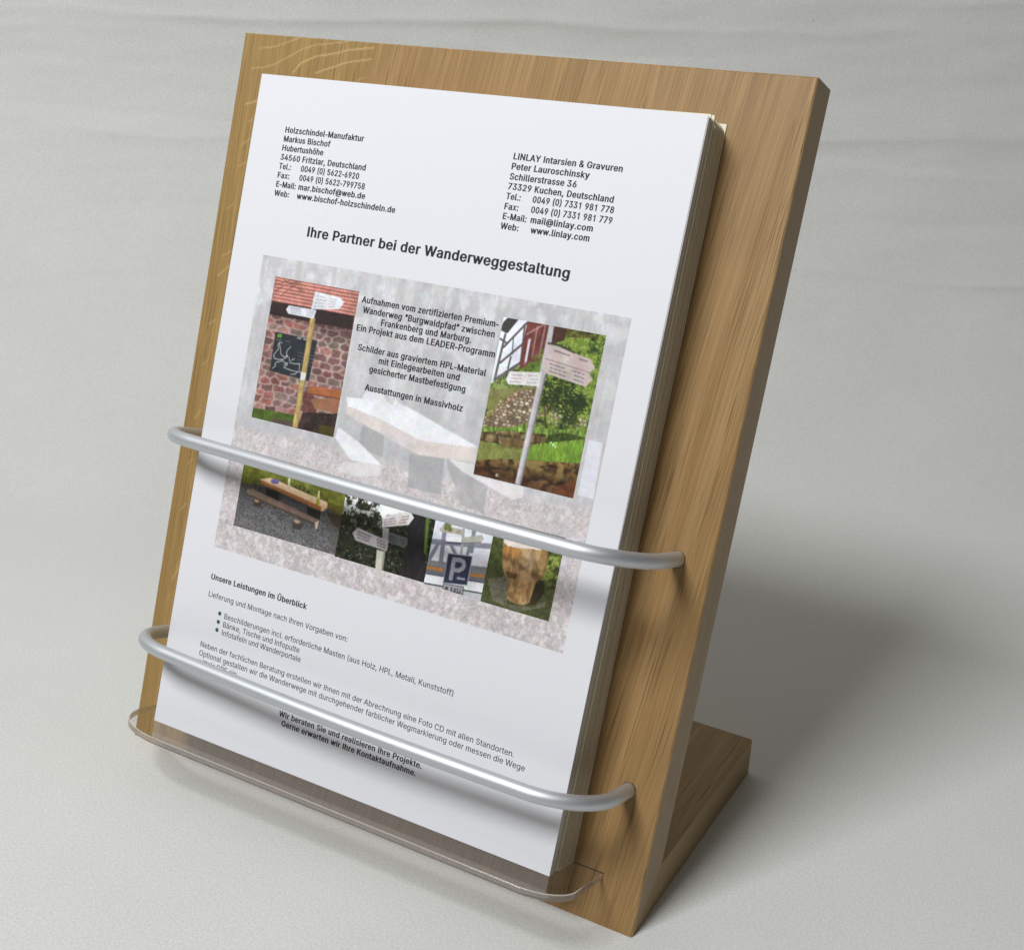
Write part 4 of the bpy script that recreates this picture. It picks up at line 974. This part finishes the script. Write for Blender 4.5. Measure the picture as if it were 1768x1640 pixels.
def art_garden():
    A = Art(142.0, 148.3, 187.5, 212.4, 6)
    one = np.ones(A.U.shape)
    A.fill((60, 82, 26))
    n = A.noise(.4, .4, 51, 5); n2 = A.noise(1.9, 1.9, 52, 3)
    A.blend(np.clip((n - .48) / .12, 0, 1), (106, 132, 44)); A.blend(np.clip((n2 - .54) / .1, 0, 1) * .8, (158, 176, 76)); A.blend(np.clip((.40 - n) / .08, 0, 1), (30, 44, 18))
    # house
    A.poly([(138.3, 214.5), (154.0, 213.5), (154.7, 196.1), (141.0, 184.6)], (216, 220, 233))
    A.poly([(144.2, 212.8), (149.0, 212.8), (145.0, 206.2), (141.5, 207.1), (142.4, 210.6)], (58, 58, 54))
    for pts, w in (([(144.6, 200.7), (152.6, 211.6)], .9), ([(144.4, 194.4), (153.5, 204.2)], .9), ([(143.3, 187.2), (153.4, 195.9)], 1.1), ([(144.2, 205.7), (144.0, 201.7), (143.3, 187.2)], 1.0), ([(148.1, 205.2), (149.0, 198.6)], .5), ([(152.0, 211.0), (153.4, 195.9)], .8), ([(145.5, 202.5), (142.3, 203.7)], .8), ([(148.6, 197.4), (148.3, 192.8)], .8)):
        A.seg(pts, w, (74, 68, 70), .9)
    r = A.poly([(152.8, 212.8), (162.7, 212.7), (162.9, 199.3), (153.4, 193.1), (152.9, 202.6)], (104, 52, 48)); A.mottle(r, .3, .9, .3, 53)
    for pts in ([(155.7, 205.9), (155.4, 195.7)], [(161.0, 211.9), (160.9, 199.5)], [(157.7, 211.0), (157.9, 199.0)], [(153.5, 207.3), (160.6, 212.4)]):
        A.seg(pts, .7, (176, 150, 150), .6)
    A.seg([(155.3, 205.3), (155.5, 196.9)], 1.0, (214, 214, 226), .9)
    k_ = A.inside([(164.3, 212.9), (170.6, 212.3), (170.4, 207.8), (165.3, 205.3)]); A.blend(k_ * .9, (62, 34, 30))
    k_ = A.inside([(169.3, 212.6), (184.6, 212.6), (184.5, 210.7), (171.4, 209.1)]) * np.clip((n2 - .4) / .15, 0, 1); A.blend(k_ * .8, (70, 42, 22))
    v = A.inside([(154.5, 193.9), (162.1, 203.1), (163.5, 193.7), (156.3, 191.9)]) * np.clip((n2 - .4) / .15, 0, 1); A.blend(v, (96, 120, 44))
    for k in range(17):
        A.seg([FENCE[k][0], FENCE[k][1]], .35, (146, 136, 134), .8)
    A.poly([(142.1, 182.5), (150.0, 185.1), (162.9, 188.0), (160.5, 184.2), (142.4, 175.0)], (126, 118, 74), .8)
    # dry stone wall on the bank
    m = A.inside([(148.4, 180.7), (155.2, 184.9), (163.0, 187.3), (163.4, 172.8), (142.2, 166.9), (142.1, 173.2)])
    A.stones(m, 2.1, 1.25, (86, 70, 50), [(178, 160, 138), (150, 128, 106), (196, 182, 162), (128, 108, 84)], .5, 8)
    m = A.inside([(165.1, 181.0), (186.1, 181.7), (186.7, 176.2), (164.3, 172.9)])
    A.stones(m * np.clip((A.noise(.5, .5, 54) - .42) / .1, 0, 1), 2.4, 1.6, (76, 84, 36), [(178, 168, 140), (150, 136, 108)], .6, 9)
    A.blend(A.inside([(140.7, 179.3), (149.5, 181.5), (149.0, 178.0), (142.6, 171.0)]) * np.clip((n2 - .4) / .2, 0, 1), (126, 130, 60))
    # bush
    for (c, r_, a) in (((172.5, 187.5), 9, .9), ((178, 184), 8, .9), ((180, 178), 5, .8), ((166, 186), 5, .7)):
        d = np.hypot(A.U - c[0], (A.V - c[1]) * 1.1) + 5 * (n - .5)
        A.blend(np.clip((r_ - d) / 2.5, 0, 1) * a * np.clip((.66 - n2) / .1, 0, 1), (36, 52, 20))
    for pts in ([(166.3, 184.1), (169.8, 174.0), (170.9, 167.5)], [(174.5, 183.9), (184.0, 177.4)], [(171.1, 187.8), (169.4, 178.5)]):
        A.seg(pts, .6, (62, 46, 28), .8)
    # terraces
    g = A.poly([(141.7, 168.2), (153.5, 169.4), (162.9, 173.8), (170.8, 172.5), (187.8, 175.6), (187.9, 171.5), (163.9, 168.9), (141.6, 165.0)], (106, 134, 52)); A.mottle(g, .8, 2.2, .6, 55)
    g = A.poly([(141.5, 165.6), (153.1, 168.2), (170.6, 170.5), (171.0, 166.3), (161.5, 162.4), (141.8, 161.2)], (92, 74, 44)); A.stones(g * .8, 6, 3.2, (48, 40, 22), [(116, 98, 62), (96, 80, 48), (132, 114, 78)], 1.0, 13); A.mottle(g, .55, .7, .9, 56)
    A.poly([(171.2, 170.3), (178.3, 172.6), (187.6, 172.5), (187.6, 170.8), (171.4, 167.0)], (40, 52, 20), .7)
    g = A.poly([(141.6, 162.1), (161.4, 162.9), (163.6, 164.8), (187.3, 171.9), (187.5, 162.0), (161.2, 158.0), (142.1, 154.0)], (112, 140, 48)); A.mottle(g, .75, 2.2, .5, 57); A.blend(g * np.clip((n - .52) / .1, 0, 1) * .5, (82, 98, 40))
    A.blend(A.inside([(141.6, 162.1), (160.3, 162.1), (160.3, 157.8), (142.1, 154.0)]) * .65, (128, 122, 72))
    A.blend(A.inside([(165.0, 164.2), (187.3, 171.3), (187.5, 162.4), (163.7, 158.5)]) * .5, (112, 156, 42))
    A.blend(A.inside([(150.6, 165.0), (160.5, 167.1), (160.9, 162.3), (152.7, 161.4)]) * .6, (110, 88, 52))
    m = A.inside([(142.1, 153.9), (152.4, 156.8), (166.1, 159.1), (187.4, 162.3), (187.5, 147.8), (141.7, 148.1)])
    A.stones(m, 11, 6.5, (40, 28, 16), [(104, 78, 44), (88, 62, 34), (118, 92, 54), (78, 54, 30)], 1.6, 12); A.mottle(m, .7, .6, .7, 58)
    A.blend(m * np.clip((A.V - 154 + 3 * (n - .5)) / 3, 0, 1) * np.clip((n - .4) / .2, 0, 1), (134, 112, 62))
    A.blend(m * np.clip((153.5 - A.V) / 3, 0, 1) * .6, (64, 34, 20)); A.blend(A.inside([(179.3, 151.1), (187.2, 156.2), (187.8, 148.1), (178.7, 148.1)]) * .5, (120, 58, 30))
    A.spot([(152.6, 150.1)][0], .9, (206, 196, 180), .8)
    A.spot([(174.5, 167.0)][0], .7, (196, 226, 196)); A.spot([(173.4, 167.7)][0], .5, (196, 226, 196)); A.spot([(175.6, 166.4)][0], .5, (196, 226, 196))
    # pole and finger signs
    A.poly([(162.6, 212.4), (164.8, 212.3), (165.4, 193.0), (164.0, 148.3), (161.3, 148.4), (162.5, 192.4)], (176, 170, 178))
    A.seg([(165.3, 192.9), (163.7, 148.5)], .8, (112, 106, 112), .8); A.seg([(163.4, 192.6), (162.1, 149.6)], .45, (214, 210, 216), .8)
    for pts in ([(163.5, 205.7), (183.2, 202.4), (185.6, 199.3), (183.7, 197.2), (163.4, 199.2)], [(163.6, 199.5), (183.4, 197.4), (185.7, 194.8), (183.0, 191.6), (164.0, 193.9)]):
        A.poly(pts, (184, 168, 166))
    A.seg([(163.8, 199.4), (183.5, 197.3)], .35, (120, 100, 100), .8)
    A.seg([(163.7, 205.5), (169.1, 205.4), (175.7, 203.7)], .8, (46, 44, 40), .8)
    A.scribble([(166.2, 204.0), (182.5, 202.1), (182.4, 200.4), (166.3, 202.4)], 1, (84, 74, 80), .5, 2)
    A.scribble([(165.9, 198.4), (182.1, 197.0), (182.2, 192.3), (165.6, 194.4)], 3, (84, 74, 80), .4, 3)
    A.poly([(149.3, 191.8), (163.5, 193.8), (163.5, 188.2), (149.7, 186.6), (148.4, 188.5)], (214, 211, 212))
    A.scribble([(150.0, 191.1), (162.4, 192.9), (162.4, 188.7), (150.2, 187.1)], 3, (150, 140, 146), .4, 6)
    A.soften(SOFT)
    A.build("picture", PRINT, 0.022, "printed photo of finger signs on a pole in a green garden")
FENCE = [(a, b) for a, b in zip([(143.3, 189.0), (144.3, 189.4), (145.4, 189.8), (146.6, 190.4), (147.7, 190.8), (148.8, 191.2), (149.9, 191.7), (151.4, 190.5), (152.7, 190.6), (153.9, 190.9), (155.1, 191.3), (156.3, 191.7), (157.4, 192.1), (158.4, 192.5), (159.4, 192.9), (160.3, 193.2), (161.3, 193.5)], [(143.3, 180.7), (144.4, 181.0), (145.5, 181.4), (146.7, 181.7), (147.8, 182.1), (148.9, 182.6), (149.9, 183.0), (151.3, 183.3), (152.6, 183.7), (153.9, 184.2), (155.0, 184.6), (156.3, 185.1), (157.4, 185.5), (158.5, 185.9), (159.5, 186.4), (160.5, 186.7), (161.4, 187.0)])]
art_garden()

def art_bench():
    A = Art(26.5, 99.9, 83.0, 132.6, 6)
    A.fill((80, 79, 81))
    A.a += ((A.noise(2.6, 2.6, 61, 2) - .5) * 90)[..., None]
    A.a *= (.72 + .5 * np.clip((128 - A.V) / 26, 0, 1))[..., None]
    g = A.inside([(23.8, 133.9), (82.6, 130.5), (84.0, 120.4), (83.5, 117.3), (76.4, 119.3), (55.0, 121.1), (36.8, 120.8), (26.0, 119.4)]); A.blend(g, (100, 104, 32)); A.mottle(g, .45, .5, .5, 62)
    g = A.inside([(54.1, 125.5), (71.2, 124.7), (71.9, 121.6), (54.9, 121.7)]); A.blend(g * np.clip((A.noise(.8, .8, 63) - .42) / .1, 0, 1), (54, 62, 26))
    g = A.inside([(72.7, 121.7), (83.9, 121.0), (84.8, 116.7), (77.2, 117.5)]); A.blend(g * .7, (86, 78, 26))
    A.poly([(74.5, 117.2), (83.5, 117.5), (82.9, 111.0), (79.0, 112.7)], (66, 56, 40), .8)
    A.poly([(74.8, 115.6), (82.9, 111.0), (84.1, 100.1), (79.3, 106.2)], (88, 82, 80), .5)
    for pts in ([(40.8, 119.9), (48.0, 120.2), (48.9, 116.0), (41.5, 116.6)], [(64.2, 117.2), (71.8, 116.6), (72.1, 112.7), (65.0, 113.5)]):
        A.poly(pts, (40, 36, 30))
    A.poly([(35.0, 113.3), (40.1, 113.4), (39.8, 111.0), (36.0, 110.8)], (60, 50, 40), .8); A.poly([(58.4, 109.2), (64.1, 109.2), (63.2, 106.3), (58.3, 105.8)], (60, 50, 42), .8)
    A.poly([(35.5, 114.2), (38.2, 114.3), (38.1, 112.9), (36.2, 112.8)], (170, 140, 105)); A.poly([(58.6, 110.2), (62.3, 110.1), (61.4, 108.7), (59.4, 108.8)], (180, 150, 115))
    A.poly([(36.7, 123.4), (42.6, 125.2), (74.4, 121.3), (71.6, 118.7), (37.5, 122.5)], (214, 182, 148))
    f = A.poly([(36.8, 123.2), (71.5, 118.8), (71.8, 116.8), (37.5, 121.6)], (158, 98, 52)); A.mottle(f, .15, .4, 2, 64)
    A.poly([(71.5, 118.8), (73.6, 121.3), (74.6, 120.7), (74.7, 118.9), (73.1, 117.0), (71.8, 116.8)], (218, 176, 136))
    b = A.poly([(30.8, 117.2), (33.3, 118.3), (71.8, 112.8), (71.2, 110.7), (30.7, 115.6)], (126, 104, 92)); A.mottle(b, .12, .4, 2, 65)
    A.poly([(30.7, 115.7), (71.2, 110.9), (71.3, 109.9), (30.9, 114.8)], (82, 62, 50), .8)
    A.poly([(69.8, 111.1), (71.8, 112.8), (71.4, 108.5), (70.6, 108.7), (70.1, 110.2)], (196, 172, 150))
    A.poly([(42.7, 124.4), (45.0, 125.4), (47.2, 125.0), (47.1, 123.4), (44.1, 122.8), (42.8, 123.2)], (104, 98, 150))
    A.seg([(52.3, 126.6), (53.0, 122.7)], .9, (176, 184, 150)); A.seg([(52.4, 127.0), (52.7, 125.6)], .45, (225, 228, 220))
    A.seg([(69.2, 122.1), (69.5, 119.7)], 1.6, (156, 142, 40)); A.seg([(69.1, 124.9), (69.4, 122.0)], .7, (206, 206, 160))
    A.soften(SOFT)
    A.build("picture", PRINT, 0.022, "printed photo of a wooden table and bench on gravel")
art_bench()

def art_tree_signs():
    A = Art(83.0, 99.4, 128.8, 132.6, 6)
    A.fill((34, 38, 24))
    n = A.noise(.9, .9, 71, 4); n2 = A.noise(1.8, 1.8, 72, 3)
    A.blend(np.clip((n2 - .56) / .1, 0, 1) * .6, (70, 78, 46)); A.blend(np.clip((.46 - n) / .1, 0, 1), (18, 20, 14))
    top = np.clip((A.V - 112) / 14, 0, 1)
    A.blend(np.clip((A.noise(.42, .42, 73, 2) * .6 + A.noise(1.5, 1.5, 76, 2) * .4 + .10 * top - .60) / .05, 0, 1) * top * (A.U < 104), (222, 224, 230))
    A.blend(np.clip((A.noise(1.0, 1.0, 75, 3) - .70) / .05, 0, 1) * .5, (180, 184, 180))
    A.poly([(100.6, 129.3), (117.9, 128.8), (116.2, 124.9), (105.7, 123.1), (103.3, 120.6), (100.6, 124.2)], (224, 226, 232))
    t = A.poly([(114.8, 131.2), (124.1, 130.8), (129.0, 98.5), (117.3, 98.0), (117.2, 115.3)], (36, 32, 35)); A.mottle(t, .35, 1.0, .2, 74)
    A.poly([(123.8, 127.3), (125.6, 127.4), (127.5, 111.4), (126.1, 111.1)], (96, 130, 40), .8)
    A.poly([(106.9, 116.1), (117.1, 115.6), (117.7, 113.1), (116.6, 111.3), (107.5, 111.6)], (92, 92, 94)); A.scribble([(107.8, 115.3), (116.6, 114.8), (116.4, 112.2), (108.1, 112.4)], 3, (46, 46, 48), .35, 3)
    p = A.poly([(103.3, 107.4), (107.8, 107.5), (108.1, 99.2), (104.3, 99.2)], (186, 182, 168)); A.seg([(107.3, 107.4), (107.6, 99.4)], .9, (130, 126, 114), .8)
    A.poly([(104.1, 117.3), (107.4, 117.5), (108.1, 112.1), (105.1, 112.0)], (150, 148, 150))
    A.poly([(103.3, 120.9), (106.5, 123.3), (116.2, 126.8), (118.4, 124.6), (116.5, 121.1), (103.9, 117.1)], (206, 200, 202)); A.scribble([(104.3, 120.9), (116.4, 125.6), (115.8, 121.6), (104.6, 117.9)], 3, (110, 84, 88), .4, 4)
    A.poly([(92.0, 114.3), (108.3, 112.2), (108.4, 107.7), (92.1, 108.6), (89.7, 111.4)], (166, 160, 164)); A.scribble([(92.2, 113.3), (107.5, 111.6), (107.6, 108.5), (92.2, 109.6)], 3, (64, 60, 64), .45, 5)
    A.soften(SOFT)
    A.build("picture", PRINT, 0.022, "printed photo of signs beside a dark tree trunk")
art_tree_signs()

def art_parking():
    A = Art(128.8, 99.0, 156.3, 132.6, 7)
    A.fill((206, 209, 220))
    grey = (116, 116, 132)
    for pts, w in (([(128.0, 116.9), (157.1, 121.7)], 2.2), ([(133.7, 124.6), (134.9, 109.6)], 2.0), ([(147.2, 127.1), (148.0, 117.6)], 1.8), ([(129.5, 110.1), (132.0, 116.7)], 1.8), ([(137.7, 118.1), (142.8, 112.6)], 1.6), ([(146.7, 119.6), (146.0, 111.2)], 1.4)):
        A.seg(pts, w, grey, .9)
    A.poly([(128.5, 109.1), (157.4, 113.0), (157.1, 110.3), (128.6, 106.7)], (120, 120, 128)); A.poly([(128.9, 107.0), (156.4, 110.1), (156.3, 104.9), (128.3, 101.9)], (98, 100, 110))
    A.poly([(129.0, 106.8), (136.6, 107.5), (136.5, 106.0), (128.9, 105.4)], (176, 112, 52)); A.poly([(149.3, 108.9), (155.8, 109.7), (155.8, 108.3), (149.3, 107.4)], (176, 112, 52))
    A.poly([(128.9, 103.2), (157.2, 106.3), (156.1, 101.9), (129.1, 99.3)], (208, 210, 216)); A.poly([(128.9, 99.2), (156.5, 102.0), (156.3, 98.3), (128.8, 97.8)], (178, 178, 184))
    A.seg([(129.1, 99.3), (156.5, 102.0)], .5, (40, 40, 44)); A.seg([(129.4, 103.4), (156.7, 106.5)], .4, (60, 60, 66))
    A.seg([(142.5, 125.2), (143.5, 115.1)], 1.3, (150, 152, 160))
    A.poly([(131.3, 123.2), (133.3, 124.7), (142.3, 125.2), (142.2, 122.8), (131.9, 122.0)], (172, 162, 154)); A.scribble([(133.8, 124.1), (141.8, 124.5), (141.7, 123.1), (133.7, 122.7)], 2, (110, 104, 100), .3, 2)
    A.poly([(135.1, 120.6), (142.4, 121.8), (142.4, 119.9), (135.5, 118.7)], (226, 228, 236)); A.seg([(135.6, 118.2), (142.5, 119.4)], .6, (60, 62, 74))
    A.poly([(142.4, 121.9), (151.3, 125.2), (152.6, 123.9), (151.5, 122.1), (142.9, 119.6)], (158, 156, 148)); A.seg([(142.9, 119.6), (151.5, 122.1)], .3, (90, 90, 92))
    for q in [(134.3, 125.9), (135.7, 125.1), (134.3, 124.0), (136.3, 123.8)]:
        A.spot(q, 1.2, (88, 106, 40), .9)
    A.poly([(137.3, 114.3), (148.9, 115.8), (149.2, 103.3), (137.6, 101.5)], (150, 154, 172)); A.poly([(137.7, 113.9), (148.6, 115.4), (148.7, 103.6), (137.9, 101.9)], (42, 45, 66))
    A.seg([(140.7, 112.4), (140.9, 104.3)], 1.9, (140, 144, 156))
    A.seg([(140.9, 112.2), (143.3, 112.8), (145.3, 112.4), (145.9, 111.0), (145.4, 109.6), (143.8, 108.4), (141.1, 108.1)], 1.8, (140, 144, 156))
    A.seg([(147.1, 105.6), (144.1, 105.2)], .9, (140, 144, 156)); A.poly([(143.3, 105.2), (144.8, 106.3), (144.8, 104.6)], (140, 144, 156))
    A.poly([(137.9, 101.5), (147.7, 102.6), (147.9, 99.2), (138.1, 98.3)], (58, 58, 64)); A.poly([(138.3, 101.3), (147.4, 102.2), (147.5, 99.5), (138.3, 98.6)], (150, 150, 154))
    A.poly([(139.2, 100.5), (140.5, 100.6), (140.5, 99.3), (139.1, 99.2)], (60, 60, 66)); A.seg([(142.2, 100.7), (142.2, 99.3)], .6, (60, 60, 66))
    A.seg([(144.3, 100.8), (143.6, 100.6), (143.5, 100.1), (144.2, 100.0), (144.1, 99.4), (143.3, 99.4)], .45, (70, 70, 76)); A.seg([(145.1, 101.1), (145.0, 99.6), (145.6, 99.7)], .45, (70, 70, 76)); A.seg([(146.4, 101.0), (146.3, 99.7), (145.9, 99.6)], .45, (70, 70, 76))
    A.blend(np.clip((A.V - 132.3) / .15, 0, 1), (50, 50, 50))
    A.soften(SOFT)
    A.build("picture", PRINT, 0.022, "printed photo of a blue parking sign before a timbered house")
art_parking()

def art_stump():
    A = Art(156.3, 98.7, 187.8, 132.6, 6)
    A.fill((84, 94, 34))
    n = A.noise(.6, .6, 81, 4)
    A.blend(np.clip((n - .5) / .1, 0, 1), (130, 142, 62)); A.blend(np.clip((.44 - n) / .1, 0, 1), (52, 62, 26))
    left = np.clip((168 - A.U + 3 * (n - .5)) / 4, 0, 1); A.blend(left * .75, (58, 68, 34))
    low = np.clip((115 - A.V + 4 * (n - .5)) / 5, 0, 1); A.blend(low * .8, (72, 74, 44))
    A.blend(A.inside([(157.6, 108.2), (165.9, 111.8), (168.4, 100.7), (179.4, 102.1), (184.8, 106.5), (184.7, 103.5), (173.6, 99.1), (161.8, 100.4)]) * .7, (112, 106, 94))
    A.mottle(np.ones(A.U.shape), .3, 2.2, 2.2, 82, 2)
    A.poly([(174.7, 114.0), (182.4, 113.8), (183.4, 109.0), (180.7, 103.6), (176.0, 102.7)], (46, 40, 24), .85)
    s = A.poly([(161.3, 125.3), (167.8, 125.4), (175.8, 125.5), (181.4, 125.8), (182.0, 121.6), (182.2, 117.4), (181.2, 114.8), (179.1, 112.6), (178.5, 109.9), (178.2, 106.6), (177.9, 103.6), (175.3, 102.2), (172.2, 101.8), (169.7, 102.1), (167.7, 102.9), (167.3, 105.5), (167.0, 108.4), (166.1, 110.7), (164.2, 112.8), (162.9, 115.1), (161.9, 119.6)], (158, 122, 76))
    A.blend(s * np.clip((172 - A.U + 3 * (n - .5)) / 4, 0, 1) * np.clip((A.V - 117) / 4, 0, 1) * .6, (166, 108, 46))
    A.blend(s * np.clip(1 - np.hypot((A.U - 173.5) / 5, (A.V - 121) / 8), 0, 1) * .8, (196, 176, 142))
    A.blend(s * np.clip(1 - np.abs(A.V - 117.5 + (A.U - 168) * .25) / 2.2, 0, 1) * .65, (74, 50, 26))
    A.a *= (1 + s * .8 * (A.noise(1.0, .12, 83, 4) - .5))[..., None]
    A.blend(s * np.clip((A.U - 178 + 2 * (n - .5)) / 5, 0, 1) * .7, (98, 70, 38))
    A.blend(s * np.clip((A.noise(.35, .3, 84, 3) - .5) / .2, 0, 1) * .6, (190, 158, 112))
    A.blend(s * np.clip((A.noise(.4, .4, 85, 3) - .55) / .15, 0, 1) * .45, (110, 76, 40))
    A.poly([(164.7, 113.5), (170.4, 113.6), (170.1, 111.4), (166.1, 111.0)], (70, 48, 24), .7)
    A.poly([(161.2, 126.1), (178.7, 126.6), (178.4, 125.3), (174.3, 124.9), (168.1, 123.7), (163.3, 123.6), (161.6, 124.5)], (220, 208, 198))
    A.blend(np.clip((A.V - 132.3) / .15, 0, 1), (50, 50, 50))
    A.soften(SOFT)
    A.build("picture", PRINT, 0.022, "printed photo of a carved tree stump on grass")
art_stump()
